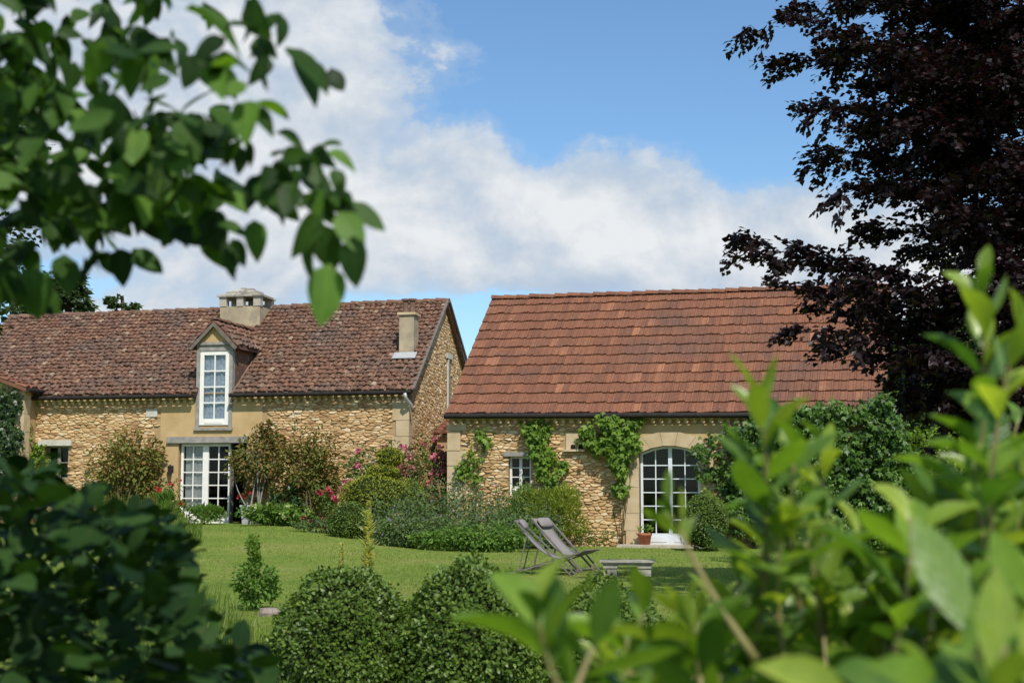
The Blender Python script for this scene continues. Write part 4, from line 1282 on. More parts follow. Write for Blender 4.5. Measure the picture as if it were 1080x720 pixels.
# ------------------------------------------------------------------ climbers on the walls
def climber(name, label, H, polys, n, L, mat, base_px, tmpl=T_LOBE, thick=(.05, .25), wr=.95, seed=1, nst=3, dirup=-.9, v0=0.0, stem='greystem', cat='climber', holes=()):
    """leaves over a wall patch given by outlines on the facade"""
    r_ = np.random.default_rng(seed); random.seed(seed)
    bu, bz = H.loc(base_px[0], base_px[1], v0 - .1)
    gp = H.w(bu, v0 - .12, 0); gp.z = gz(gp.x, gp.y)
    t_ = thing(name, label, cat, gp)
    PP = []; OO = []; n = int(n * 1.9)
    tips_ = []
    for poly, share in polys:
        q = [H.loc(x, y, v0) for x, y in poly]
        u0 = min(a[0] for a in q); u1 = max(a[0] for a in q); z0 = min(a[1] for a in q); z1 = max(a[1] for a in q)
        got = 0; m_ = int(n * share)
        ncl = max(6, m_ // 26); cl = []
        def inside(u, z):
            c_ = False; j = len(q) - 1
            for i in range(len(q)):
                if (q[i][1] > z) != (q[j][1] > z) and u < (q[j][0] - q[i][0]) * (z - q[i][1]) / (q[j][1] - q[i][1]) + q[i][0]: c_ = not c_
                j = i
            return c_
        while len(cl) < ncl:
            u, z = r_.uniform(u0, u1), r_.uniform(z0, z1)
            if inside(u, z) and not any(a < u < b and c < z < d for a, b, c, d in holes): cl.append((u, z, r_.uniform(*thick)))
        for u, z, dd in cl:
            k = max(2, m_ // ncl)
            uu = u + r_.normal(0, .075, k); zz = z + r_.normal(0, .085, k); vv = v0 - np.maximum(.03, dd + r_.normal(0, .06, k))
            for a, b, c in zip(uu, vv, zz):
                PP.append(tuple(H.w(a, b, c)))
        tips_ += [tuple(H.w(u, v0 - .06, z)) for u, z, dd in cl[:nst * 3]]
    PP = np.array(PP); m_ = len(PP)
    out_ = np.tile(np.array(-H.Vv), (m_, 1))
    D = nrm(out_ * .35 + UP * dirup + r_.normal(size=(m_, 3)) * .55)
    N = nrm(out_ * .75 + UP * .55 + r_.normal(size=(m_, 3)) * .35)
    l_ = L * r_.uniform(.55, 1.2, m_)
    leaves('foliage', mat, PP, D, N, l_, l_ * wr, tmpl, t_)
    stems_to('stem', M[stem], gp, tips_[:4], .012, .004, t_, bend=.05, spread=.03, n=7)
    return t_
climber('climbing_vine', 'sparse light green climber beside the left corner stones of the barn', HB, [([(498, 448), (516, 447), (515, 470), (505, 500), (492, 512), (485, 500), (490, 470)], 1)], 150, .11, M['l_vine'], (497, 560), seed=2, thick=(.04, .15))
climber('climbing_vine', 'narrow vine hanging from the gutter right of the small barn window', HB, [([(552, 445), (580, 443), (578, 470), (596, 490), (594, 512), (572, 508), (562, 470)], 1)], 420, .13, M['l_vine'], (585, 560), seed=3)
climber('climbing_vine', 'broad bright vine spreading under the gutter left of the arched door', HB, [([(612, 446), (640, 440), (660, 436), (676, 440), (676, 468), (662, 480), (658, 495), (640, 482), (618, 470)], .8), ([(650, 480), (662, 478), (662, 516), (652, 518)], .2)], 620, .15, M['l_vine'], (656, 565), seed=4, thick=(.06, .35))
climber('climbing_vine', 'dark green creeper at the right jamb of the arched door', HB, [([(732, 476), (745, 462), (775, 446), (790, 470), (788, 530), (760, 535), (742, 518)], 1)], 520, .12, M['l_ivy'], (765, 570), seed=5, thick=(.06, .35))
climber('wall_creeper', 'thick dark creeper covering the right part of the barn front up to the roof edge', HB, [([(775, 455), (815, 432), (870, 428), (900, 432), (938, 415), (948, 440), (955, 480), (955, 560), (775, 565)], 1)], 7800, .125, M['l_ivy'], (860, 575), seed=6, thick=(.10, .75), nst=6)
climber('ivy', 'dark ivy clothing the front of the outbuilding at the far left', HL, [([(-60, 413), (24, 413), (24, 440), (22, 470), (18, 500), (-60, 520)], 1)], 4200, .11, M['l_ivydk'], (0, 545), seed=7, thick=(.03, .2), v0=-.72)
climber('climbing_vine', 'light green climber between the outbuilding and the small farmhouse window', HL, [([(24, 446), (36, 450), (44, 470), (58, 488), (60, 510), (24, 515)], 1)], 420, .11, M['l_vine'], (38, 550), seed=8, thick=(.05, .4))

# ------------------------------------------------------------------ shrubs and borders before the houses
def at(px, yy): return gbase(px, yy)
def hgt(py, px, yy): return P(px, py, yy).z - gbase(px, yy).z
bush('wall_shrub', 'olive and bronze shrub against the farmhouse wall left of the french door', 'shrub', at(136, 38.0), (1.15, .55), hgt(452, 136, 38), 34, 2600, .12, M['l_olive'], T_OVAL, ns=16, seed=11, lift=.05, cl=.3)
bush('wall_shrub', 'tall loose bronze green shrub against the wall right of the french door', 'shrub', at(272, 37.1), (.80, .45), hgt(440, 272, 37.1), 26, 2000, .11, M['l_bronze'], T_OVAL, ns=9, seed=12, lift=.3, cl=.3, stem='wood')
bush('wall_shrub', 'straggly bronze shrub with bare grey branches in the middle of the farmhouse wall', 'shrub', at(322, 36.7), (.95, .45), hgt(444, 322, 36.7), 34, 2600, .11, M['l_olive'], T_OVAL, ns=14, seed=13, lift=.08, cl=.26, stem='greystem')
bush('hydrangea', 'leafy border plant with cream green flower heads right of the french door', 'plant', at(290, 35.8), (1.0, .5), hgt(532, 290, 35.8), 20, 900, .13, M['l_herb'], T_OVAL, ns=8, seed=14, flowers=[(M['f_cream'], 46, .075)])
bush('hydrangea', 'dark leaved upright plant behind the cream flowers', 'plant', at(300, 36.4), (.42, .35), hgt(512, 300, 36.4), 12, 520, .15, M['l_ivydk'], T_OVAL, ns=6, seed=15)
bush('flowering_plant', 'hot pink flowering plant at the foot of the farmhouse wall', 'plant', at(339, 35.6), (.42, .3), hgt(512, 339, 35.6), 12, 420, .09, M['l_rose'], T_OVAL, ns=8, seed=16, flowers=[(M['f_hot'], 46, .075)])
bush('flowering_plant', 'red flowering plant left of the white french door', 'plant', at(180, 36.5), (.48, .35), hgt(505, 180, 36.5), 14, 520, .09, M['l_rose'], T_OVAL, ns=8, seed=17, flowers=[(M['f_red'], 85, .07)])
bush('herbaceous_plant', 'bright green leafy clump in front of the white french door', 'plant', at(213, 36.9), (.62, .4), hgt(532, 213, 36.9), 14, 800, .13, M['l_herb'], T_SMALL, ns=6, seed=18, wr=.3, dirup=.6)
bush('herbaceous_plant', 'green leafy clump below the red flowers by the french door', 'plant', at(170, 36.2), (.8, .5), hgt(522, 170, 36.2), 16, 900, .16, M['l_herb'], T_SMALL, ns=6, seed=19, wr=.22, dirup=.8)
# tall iris-like leaves left
climbing = bush('rose_bush', 'pink climbing rose against the wall left of the clipped topiary', 'shrub', at(392, 35.6), (.95, .5), hgt(462, 392, 35.6), 26, 1700, .10, M['l_rose'], T_OVAL, ns=14, seed=21, lift=.1, flowers=[(M['f_pink'], 150, .085)])
bush('rose_bush', 'large pink climbing rose filling the gap between the two houses', 'shrub', at(450, 35.2), (.85, .55), hgt(462, 450, 35.2), 28, 1900, .10, M['l_rose'], T_OVAL, ns=14, seed=22, lift=.05, flowers=[(M['f_pink'], 200, .09), (M['f_coral'], 190, .07)])
bush('rose_bush', 'rose shrub with dusty pink buds in front of the gap between the houses', 'shrub', at(440, 34.4), (.5, .4), hgt(464, 440, 34.4), 18, 700, .09, M['l_bronze'], T_OVAL, ns=18, seed=23, lift=.1, flowers=[(M['f_coral'], 95, .065)])
# cloud pruned box
tb_ = at(398, 33.4); ct = thing('cloud_pruned_box', 'yellow green topiary clipped into a wide dome with smaller pads above', 'topiary', tb_)
def pad(px, py, yy, wpx, hpx, n, seed, L=.05, name='pad'):
    c = P(px, py, yy); k = yy / F
    topiary(ct, name, M['l_topiary'], None, (c.x, c.y, c.z), (wpx * k / 2, wpx * k / 2 * .85, hpx * k / 2), n, L, seed, .10)
pad(396, 522, 33.4, 74, 44, 4200, 1); pad(428, 522, 33.7, 40, 36, 1800, 2); pad(411, 482, 33.7, 28, 20, 1200, 3); pad(404, 497, 33.5, 34, 13, 1100, 4)
stems_to('trunk', M['bark'], tb_, [tuple(P(400, 515, 33.4)), tuple(P(410, 480, 33.7)), tuple(P(425, 520, 33.7))], .05, .03, ct, .03, .05)
b_ = at(369, 32.6); bx = thing('box_ball', 'clipped dark box ball at the left foot of the cloud pruned topiary', 'topiary', b_)
c = P(369, 550, 32.6); topiary(bx, 'foliage', M['l_box'], None, (c.x, c.y, c.z), (.50, .48, .47), 4000, .045, 6, .07)
stems_to('trunk', M['bark'], b_, [tuple(c)], .04, .03, bx, .03, .02)
bush('rockery_plant', 'low grey green mat of plants at the lawn edge left of the box ball', 'plant', at(335, 33.4), (.7, .4), .32, 14, 500, .09, M['l_catmint'], T_OVAL, ns=0, seed=25)
# catmint bed
random.seed(3)
bp = []; bd = []; bn = []; bl = []
r_ = np.random.default_rng(44)
for k in range(760):
    f = r_.uniform(0, 1) ** .8
    yy = 30.6 + 2.6 * f; px = r_.uniform(398, 592 if f > .3 else 545)
    p = gbase(px, yy)
    if px < 425 and f > .6: continue
    h_ = (.45 + 1.12 * f) * r_.uniform(.7, 1.1)
    m_ = int(22 + 16 * f)
    t_ = r_.uniform(.05, 1, m_)
    lean = r_.normal(0, .16, (2,))
    bp.append(np.stack([p.x + lean[0] * t_ * h_ + r_.normal(0, .045, m_), p.y + lean[1] * t_ * h_ + r_.normal(0, .045, m_), p.z + t_ * h_], 1))
    bd.append(nrm(r_.normal(size=(m_, 3)) * .7 + np.array([0, -.15, .35]))); bn.append(nrm(r_.normal(size=(m_, 3)) * .6 + np.array([0, -.3, .7]))); bl.append(r_.uniform(.05, .11, m_))
tag(leaves('catmint', M['l_catmint'], np.concatenate(bp), np.concatenate(bd), np.concatenate(bn), np.concatenate(bl), np.concatenate(bl) * .42, T_SMALL), kind='stuff')
bush('ground_cover_plant', 'low fresh green foliage along the lawn edge left of the deckchairs', 'plant', at(505, 30.4), (1.55, .4), .62, 40, 2000, .085, M['l_herb'], T_OVAL, ns=0, seed=27, wr=.55)
bush('ground_cover_plant', 'low grey green foliage along the lawn edge under the topiary dome', 'plant', at(428, 30.9), (.75, .4), .62, 24, 1100, .085, M['l_catmint'], T_OVAL, ns=0, seed=28, wr=.55)
bush('lime_shrub', 'feathery yellow green shrub under the vine beside the small barn window', 'shrub', at(582, 32.2), (.85, .55), hgt(506, 582, 32.2), 34, 4200, .10, M['l_lime'], T_SMALL, ns=10, seed=29, wr=.28, dirup=.7)
bush('lime_shrub', 'smaller feathery green shrub left of the yellow green one under the barn window', 'shrub', at(548, 32.6), (.55, .4), hgt(514, 548, 32.6), 22, 2000, .10, M['l_vine'], T_SMALL, ns=8, seed=30, wr=.28, dirup=.7)
bush('ground_cover_plant', 'pale silvery plant at the foot of the bare barn wall', 'plant', at(622, 33.2), (.62, .3), .42, 16, 600, .08, M['l_herb'], T_SMALL, ns=0, seed=32, dirup=.5, wr=.35)
bush('ground_cover_plant', 'thin grassy plants along the barn wall left of the arched door', 'plant', at(645, 33.3), (.5, .22), .34, 12, 380, .09, M['l_lime'], T_SMALL, ns=0, seed=33, dirup=.8, wr=.25)
# by the arched door
b_ = at(744, 30.9); bx = thing('box_ball', 'tall egg shaped clipped box right of the arched door', 'topiary', b_)
c = P(744, 551, 30.9); topiary(bx, 'foliage', M['l_box'], None, (c.x, c.y, c.z), (.50, .5, .64), 5000, .045, 7, .05)
stems_to('trunk', M['bark'], b_, [tuple(c)], .04, .03, bx, .03, .02)
bush('golden_shrub', 'small yellow tipped shrub behind the egg shaped box', 'shrub', at(746, 32.2), (.42, .4), hgt(516, 746, 32.2), 14, 700, .07, M['l_topiary'], T_OVAL, ns=6, seed=34)
bush('garden_hedge', 'sunlit green hedge sloping away right of the barn', 'hedge', at(985, 31.6), (1.3, .9), hgt(452, 985, 31.6), 40, 3600, .10, M['l_vine'], T_OVAL, ns=8, seed=35)
bush('garden_hedge', 'low dark hedge at the right edge beyond the barn', 'hedge', at(1075, 31), (1.6, .9), hgt(480, 1075, 31), 34, 2600, .10, M['l_ivydk'], T_OVAL, ns=8, seed=36)
bush('flowering_shrub', 'pale leafed shrub below the creeper at the right of the barn', 'shrub', at(905, 31.0), (1.3, .6), .75, 26, 1500, .09, M['l_herb'], T_OVAL, ns=6, seed=37)

def flower_pot(loc, r_, h_, label, plantmat, n, L, flowers=None, name='flower_pot', mat='terracotta', group=None, square=False, ph=.25):
    t_ = thing(name, label, 'pot', loc, 0, group)
    a = MB()
    if square:
        s_ = r_; a.add([(-s_ * .8, -s_ * .8, 0), (s_ * .8, -s_ * .8, 0), (s_ * .8, s_ * .8, 0), (-s_ * .8, s_ * .8, 0), (-s_, -s_, h_ * .88), (s_, -s_, h_ * .88), (s_, s_, h_ * .88), (-s_, s_, h_ * .88)],
                       [(3, 2, 1, 0), (0, 1, 5, 4), (1, 2, 6, 5), (2, 3, 7, 6), (3, 0, 4, 7)])
        a.box(-s_ * 1.1, s_ * 1.1, -s_ * 1.1, s_ * 1.1, h_ * .885, h_)
    else:
        a.lathe([(0, 0), (r_ * .68, 0), (r_ * .92, h_ * .80), (r_ * 1.0, h_ * .80), (r_ * 1.04, h_ * .98), (r_ * .94, h_), (r_ * .88, h_ * .9), (0, h_ * .88)], (0, 0, 0), 22)
    a.build('pot', M[mat], t_, not square)
    c = Vector(loc) + Vector((0, 0, h_ + ph * .4))
    p, o_ = lumpy(c, (r_ * 1.3, r_ * 1.3, ph * .7), 9, n, seed=int(abs(loc[0]) * 100) % 97)
    D, N = orient(o_, len(p), .5); l_ = L * rng.uniform(.6, 1.2, len(p))
    leaves('plant', plantmat, p, D, N, l_, l_ * .5, T_OVAL, t_)
    if flowers:
        i = rng.choice(len(p), flowers[1], replace=False)
        flowers_on('flowers', flowers[0], p[i] + o_[i] * .05 + np.array([0, 0, .05]), o_[i], flowers[2], t_)
    return t_
q = HB.w(HB.loc(680, 560, -.2)[0], -.2, .062)
flower_pot(q, .165, .31, 'terracotta pot with a small green plant left of the arched door', M['l_herb'], 60, .08, ph=.18)
q = HB.w(HB.loc(731, 560, -.2)[0], -.2, .062)
flower_pot(q, .17, .32, 'terracotta pot at the right of the arched door behind the box', M['l_herb'], 50, .07, ph=.15)
flower_pot(at(822, 31.3), .30, .34, 'wide terracotta pot in front of the thick creeper', M['l_ivydk'], 60, .07, ph=.15)
q = HL.w(HL.loc(263, 545, -.45)[0], -.45, 0); q.z = gz(q.x, q.y)
flower_pot(q, .20, .50, 'grey planter of red geraniums right of the open farmhouse door', M['l_rose'], 160, .09, (M['f_red'], 34, .07), 'planter', 'zinc', square=True, ph=.5)
# ------------------------------------------------------------------ deckchairs and bench on the lawn
def sling(mb, pts, w_, th=.012):
    n = len(pts)
    for sgn in (0, 1):
        pass
    vs_ = []
    for i, (x, z) in enumerate(pts):
        for y in (-w_ / 2, -w_ / 4, 0, w_ / 4, w_ / 2):
            dip = .02 * (1 - (2 * y / w_) ** 2) * math.sin(math.pi * i / (n - 1))
            vs_.append((x, y, z - dip))
    m_ = 5
    b = len(vs_)
    vs_ += [(x, y, z - th) for x, y, z in vs_]
    fs_ = []
    for i in range(n - 1):
        for k in range(m_ - 1):
            a = i * m_ + k
            fs_.append((a, a + 1, a + m_ + 1, a + m_)); fs_.append((b + a, b + a + m_, b + a + m_ + 1, b + a + 1))
        fs_.append((i * m_, (i + 1) * m_, b + (i + 1) * m_, b + i * m_)); e = i * m_ + m_ - 1
        fs_.append((e, b + e, b + e + m_, e + m_))
    mb.add(vs_, fs_)
def deckchair(label, loc, heading, pillow):
    t_ = thing('deckchair', label, 'deckchair', loc, heading, 'deckchairs on the lawn'); t_.scale = (.91, .91, .90)
    A0, A1 = (-.47, .96), (.52, .012)       # long rail: head to front foot
    B0, B1 = (-.58, .014), (.66, .40)       # seat rail: rear foot to knee
    for s_ in (-1, 1):
        y = s_ * .29
        a = MB(); a.bar((A0[0], y, A0[1]), (A1[0], y, A1[1]), .022, .05, (0, 1, 0)); a.build('long_rail', M['chairwood'], t_)
        y2 = s_ * .255
        a = MB(); a.bar((B0[0], y2, B0[1]), (B1[0], y2, B1[1]), .022, .05, (0, 1, 0)); a.build('seat_rail', M['chairwood'], t_)
        y3 = s_ * .318
        a = MB(); a.bar((-.24, y3, .735), (-.40, y3, .085), .018, .035, (0, 1, 0)); a.build('prop_strut', M['chairwood'], t_)
        a = MB(); a.bar((.34, y3 - s_ * .004, .30), (.62, y3 - s_ * .004, .012), .02, .04, (0, 1, 0)); a.build('leg', M['chairwood'], t_)
    for (x, z, hw) in ((A0[0], A0[1], .31), (A1[0] - .03, A1[1] + .035, .31), (B1[0], B1[1], .28), (B0[0] + .03, B0[1] + .02, .31), (-.40, .085, .33)):
        a = MB(); a.tube([(x, -hw, z), (x, hw, z)], .014, 8); a.build('crossbar', M['chairwood'], t_)
    pts = []
    for k in range(17):
        f = k / 16
        x = (1 - f) ** 2 * (-.46) + 2 * f * (1 - f) * .10 + f * f * .66
        z = (1 - f) ** 2 * .965 + 2 * f * (1 - f) * .05 + f * f * .415
        pts.append((x, z))
    a = MB(); sling(a, pts, .49); sl_ = a.build('sling', M['canvas'], t_, True)
    if pillow:
        a = MB(); n = 10
        for k in range(n):
            pass
        d = (Vector((pts[3][0], 0, pts[3][1])) - Vector((pts[0][0], 0, pts[0][1]))); L_ = d.length; d.normalize(); nn = Vector((-d.z, 0, d.x)) * -1
        if nn.z < 0: nn = -nn
        o_ = Vector((pts[0][0], 0, pts[0][1])) + d * .02 + nn * .045
        m_ = []
        for i in range(9):
            for k in range(12):
                an = 2 * math.pi * k / 12; yy = -.215 + .43 * i / 8
                e = (1 - (abs(i - 4) / 4.3) ** 4)
                m_.append(tuple(o_ + d * (.105 + .105 * math.copysign(abs(math.cos(an)) ** .7, math.cos(an)) * (.6 + .4 * e)) + nn * (math.sin(an) * .048 * e) + Vector((0, yy, 0))))
        fs_ = [(i * 12 + k, i * 12 + (k + 1) % 12, (i + 1) * 12 + (k + 1) % 12, (i + 1) * 12 + k) for i in range(8) for k in range(12)]
        fs_ += [tuple(reversed(range(12))), tuple(range(96, 108))]
        a.add(m_, fs_); a.build('headrest', M['canvas'], t_, True)
    return t_
deckchair('grey deckchair with a padded headrest, the one farther back and right', at(592, 23.9), -R(33), True)
deckchair('grey deckchair in front, seen from its side with its canvas edge on', at(573, 22.9), -R(9), True)
bn_ = thing('stone_bench', 'low pale stone slab bench on the lawn right of the deckchairs', 'bench', at(661, 22.6), -R(6))
bn_.scale = (.9, .9, .9)
a = MB(); 
def slab_prof(z0, z1, ex): a.box(-.46 - ex, .46 + ex, -.2 - ex, .2 + ex, z0, z1)
slab_prof(.19, .215, -.03); slab_prof(.217, .24, .0); slab_prof(.242, .275, .022)
a.build('slab', M['benchstone'], bn_)
for s_ in (-1, 1):
    a = MB(); x = s_ * .30; a.box(x - .115, x + .115, -.15, .15, .0, .186); a.box(x - .125, x + .125, -.17, .17, .14, .189 - .002); a.build('leg', M['benchstone'], bn_)

# ------------------------------------------------------------------ lawn blades, tall grass
r_ = np.random.default_rng(9)
n = 110000
yy = 1 / r_.uniform(1 / 35.5, 1 / 12.0, n)
px = r_.uniform(60, 1010, n)
x = (px - 540) / F * yy
zz = np.array([gz(a, b) for a, b in zip(x, yy)])
ok = np.ones(n, bool)
for Hh, lo, hi in ((HB, -.2, 12), (HL, -16, .4)):
    u = (x - Hh.o.x) * Hh.U.x + (yy - Hh.o.y) * Hh.U.y; v = (x - Hh.o.x) * Hh.Vv.x + (yy - Hh.o.y) * Hh.Vv.y
    ok &= ~((u > lo) & (u < hi) & (v > -.05))
x, yy, zz = x[ok], yy[ok], zz[ok]; n = len(x)
patchy = np.array([mnoise.noise(Vector((a * .9, b * .9, 0))) for a, b in zip(x, yy)])
h_ = .028 * r_.uniform(.5, 1.6, n) * (1 + .8 * patchy)
D = nrm(np.stack([r_.normal(0, .45, n), r_.normal(0, .45, n), np.ones(n)], 1)); N = nrm(np.stack([r_.normal(0, 1, n), r_.normal(-.6, 1, n), r_.normal(.2, .3, n)], 1))
big = np.array([mnoise.noise(Vector((a * .35 + 7, b * .35, 0))) for a, b in zip(x, yy)])
h_ = h_ * np.where(r_.uniform(size=n) < .03, 2.4, 1.0) * (1 + .5 * big)
tag(leaves('lawn_grass', M['l_lawn'], np.stack([x, yy, zz - .003], 1), D, N, h_, .0075 * yy / 16, T_BLADE), kind='stuff')
# tall unmown grass at the left
n = 2600
yy = r_.uniform(6.2, 15, n); px = np.where(r_.uniform(size=n) < .75, r_.normal(205, 42, n), r_.normal(150, 60, n)); px = np.clip(px, 30, 292)
x = (px - 540) / F * yy; zz = np.full(n, .05)
h_ = r_.uniform(.25, .62, n) * np.clip((300 - px) / 70, .35, 1)
D = nrm(np.stack([r_.normal(0, .22, n), r_.normal(0, .22, n), np.ones(n)], 1)); N = nrm(np.stack([r_.normal(0, 1, n), r_.normal(-.6, 1, n), r_.normal(.2, .3, n)], 1))
tag(leaves('tall_grass', M['l_grass'], np.stack([x, yy, zz], 1), D, N, h_, r_.uniform(.006, .014, n), T_BLADE), kind='stuff')
n = 1500
yy = r_.uniform(28, 34.5, n); px = r_.uniform(120, 215, n); x = (px - 540) / F * yy; zz = np.array([gz(a, b) for a, b in zip(x, yy)])
h_ = r_.uniform(.35, .95, n) * np.clip((225 - px) / 60, .3, 1)
D = nrm(np.stack([r_.normal(0, .2, n), r_.normal(0, .2, n), np.ones(n)], 1)); N = nrm(np.stack([r_.normal(0, 1, n), r_.normal(-.6, 1, n), r_.normal(.2, .3, n)], 1))
tag(leaves('tall_grass', M['l_grass'], np.stack([x, yy, zz], 1), D, N, h_, r_.uniform(.02, .04, n), T_BLADE), kind='stuff')
# young upright shrub and edging stones
ys_ = bush('young_shrub', 'small pointed bright green shrub standing alone at the left of the lawn', 'shrub', at(272, 16.5), (.27, .25), .62, 26, 1100, .06, M['l_herb'], T_OVAL, ns=8, seed=41, cl=.3)
q = at(268, 16.5); p, o_ = lumpy((q.x, q.y, q.z + .62), (.085, .085, .26), 14, 330, seed=42, cl=.3)
D, N = orient(o_, len(p), .5); leaves('leading_shoot', M['l_vine'], p, D, N, .055, .026, T_OVAL, ys_)
for i, (px, yy_, s_) in enumerate([(287, 15.8, .13), (299, 15.6, .09)]):
    mb_ = MB(); q = at(px, yy_); rr = random.Random(i)
    prof = [(0, -.03), (s_ * .9, -.02), (s_, s_ * .3), (s_ * .8, s_ * .62), (0, s_ * .7)]
    mb_.lathe(prof, (0, 0, 0), 9); mb_.v = [(x_ * rr.uniform(.85, 1.15), y_ * rr.uniform(.85, 1.15), z_) for x_, y_, z_ in mb_.v]
    o = mb_.build('edging_stone', M['edging'], None); o.location = q
    tag(o, ['pinkish grey edging stone behind the box ball at the left of the lawn', 'smaller edging stone touching the left box ball'][i], 'stone')
# mullein
def mullein(px, yy_, py_top, label, seed, w_=.05):
    b = at(px, yy_); top = P(px, py_top, yy_); r_ = np.random.default_rng(seed); h_ = top.z - b.z
    t_ = thing('mullein', label, 'plant', b)
    mb_ = MB(); mb_.tube([b, b.lerp(top, .5) + Vector((.015, 0, 0)), top], [.012, .009, .003], 6); mb_.build('stem', M['ltstem'], t_, True, world=True)
    n = int(330 * h_); f = r_.uniform(.35, 1, n); a = r_.uniform(0, 6.28, n)
    rad = w_ * (1.15 - f) * 1.6 + .006
    p = np.stack([b.x + np.cos(a) * rad * .4, b.y + np.sin(a) * rad * .4, b.z + f * h_], 1)
    D = nrm(np.stack([np.cos(a), np.sin(a), .5 + 0 * a], 1)); N = nrm(np.stack([np.cos(a) * -.5, np.sin(a) * -.5, 1 + 0 * a], 1))
    leaves('flowers', M['f_yellow'], p, D, N, rad * .9 + .012, .022, T_OVAL, t_)
    for k in range(9):                                   # side spikes
        pass
    n = 130; f = r_.uniform(.10, .9, n); a = r_.uniform(0, 6.28, n); l_ = (.10 + .24 * (1 - f)) * w_ / .055 * r_.uniform(.5, 1.1, n)
    p = np.stack([b.x + 0 * a, b.y + 0 * a, b.z + f * h_], 1); D = nrm(np.stack([np.cos(a), np.sin(a), 1.1 + 0 * a], 1)); N = nrm(np.stack([np.cos(a) * -.7, np.sin(a) * -.7, 1 + 0 * a], 1))
    leaves('foliage', M['f_spike'], p, D, N, l_, l_ * .16, T_OVAL, t_)
mullein(389, 13.6, 528, 'tall pale yellow flower spike rising behind the box balls', 1, .055)
mullein(361, 13.4, 572, 'short pale yellow flower spike left of the tall one', 2, .03)

# ------------------------------------------------------------------ near box balls
for i, (px, yy_, top, wpx, seed) in enumerate([(366, 7.8, 601, 158, 51), (492, 7.6, 594, 150, 52), (632, 8.0, 616, 150, 53)]):
    k = yy_ / F; b = at(px, yy_); zt = P(px, top, yy_).z
    bx = thing('box_ball', ['clipped box ball at the left of the near row', 'clipped box ball in the middle of the near row', 'clipped box ball at the right of the near row, behind the laurel sprig'][i], 'topiary', b, 0, 'near row of box balls')
    topiary(bx, 'foliage', M['l_box'], None, (b.x, b.y, (zt + .02) / 2), (wpx * k / 2, wpx * k / 2, (zt - .0) / 2), 19000, .026, seed, .16)
    stems_to('trunk', M['bark'], b, [(b.x, b.y, .5)], .03, .02, bx, .02, .01)
b = at(770, 7.9); bx = thing('box_ball', 'clipped box ball at the far right of the near row, mostly behind the laurel', 'topiary', b, 0, 'near row of box balls')
topiary(bx, 'foliage', M['l_box'], None, (b.x, b.y, .42), (.42, .4, .44), 10000, .026, 54, .16)

# ------------------------------------------------------------------ blurred laurels in the right foreground
def lerp_tab(tab, x):
    for (a, b), (c, d) in zip(tab[:-1], tab[1:]):
        if a <= x <= c: return b + (d - b) * (x - a) / (c - a)
    return tab[0][1] if x < tab[0][0] else tab[-1][1]
class Shoots:
    def __init__(s): s.P = []; s.D = []; s.N = []; s.L = []; s.W = []; s.young = []; s.mb = MB()
    def leaf(s, p, d, n, l, w_, y): s.P.append(tuple(p)); s.D.append(tuple(d)); s.N.append(tuple(n)); s.L.append(l); s.W.append(w_); s.young.append(y)
    def shoot(s, base, tip, nl, L, t0=.15, bend=.06, up=.0, spread=(75, 25), wr=.36, r0_=.0032):
        base = Vector(base); tip = Vector(tip); ln = (tip - base).length
        off = Vector((random.uniform(-1, 1), random.uniform(-1, 1), 0)) * bend * ln
        pts = [base.lerp(tip, k / 7) + off * math.sin(math.pi * k / 7) for k in range(8)]
        s.mb.tube(pts, [r0_ - (r0_ - .0012) * k / 7 for k in range(8)], 6)
        ph = random.uniform(0, 6.28)
        for i in range(nl):
            f = t0 + (1 - t0) * (i + .5) / nl
            x = f * 7; k = min(6, int(x)); p = pts[k].lerp(pts[k + 1], x - k); ax = (pts[k + 1] - pts[k]).normalized()
            e1_ = ax.orthogonal().normalized(); e2_ = ax.cross(e1_)
            a = ph + i * 2.4
            rad = e1_ * math.cos(a) + e2_ * math.sin(a)
            th = R(spread[0] + (spread[1] - spread[0]) * f ** 1.5 + random.uniform(-12, 12))
            d = ax * math.cos(th) + rad * math.sin(th)
            nn = ax * math.sin(th) - rad * math.cos(th) + Vector((random.gauss(0, .15), random.gauss(0, .15), random.gauss(0, .15)))
            g_ = math.sin(math.pi * min(1, .22 + .62 * (1 - f) + .1)) 
            l_ = L * (1.05 - .5 * f ** 3) * random.uniform(.75, 1.15)
            s.leaf(p, d, nn, l_, l_ * wr * random.uniform(.85, 1.15), f > .72 and random.random() < .8 or random.random() < .12)
    def build(s, t_, mat, ymat):
        y = np.array(s.young, bool); A_ = [np.array(q) for q in (s.P, s.D, s.N, s.L, s.W)]
        for msk_, m_, nm in ((~y, mat, 'foliage'), (y, ymat, 'young_foliage')):
            if msk_.any():
                kz = np.random.default_rng(3).uniform(-.3, 1.7, int(msk_.sum()))
                leaves(nm, m_, A_[0][msk_], A_[1][msk_], A_[2][msk_], A_[3][msk_], A_[4][msk_], T_LAUREL, t_, True, kz, True)
        s.mb.build('stem', M['ltstem'], t_, True, world=True)
random.seed(77)
lau = thing('laurel_shrub', 'blurred bright green laurel filling the lower right foreground', 'shrub', (.42, 1.65, .05))
S = Shoots()
def sh(bx_, by_, tx_, ty_, d0, d1, nl, L, **k): S.shoot(P(bx_, by_, d0), P(tx_, ty_, d1), nl, L, **k)
sh(800, 640, 800, 415, 1.36, 1.30, 18, .092, spread=(70, 20), wr=.30)
sh(845, 650, 838, 480, 1.35, 1.32, 9, .085, spread=(60, 25), wr=.30)
sh(840, 610, 830, 455, 1.62, 1.6, 9, .085, spread=(65, 22), wr=.33)
sh(850, 660, 868, 470, 1.5, 1.45, 11, .08, spread=(65, 22), wr=.34)
sh(797, 695, 706, 535, 1.25, 1.28, 6, .062, t0=.72, spread=(60, 30), wr=.42, r0_=.0045)
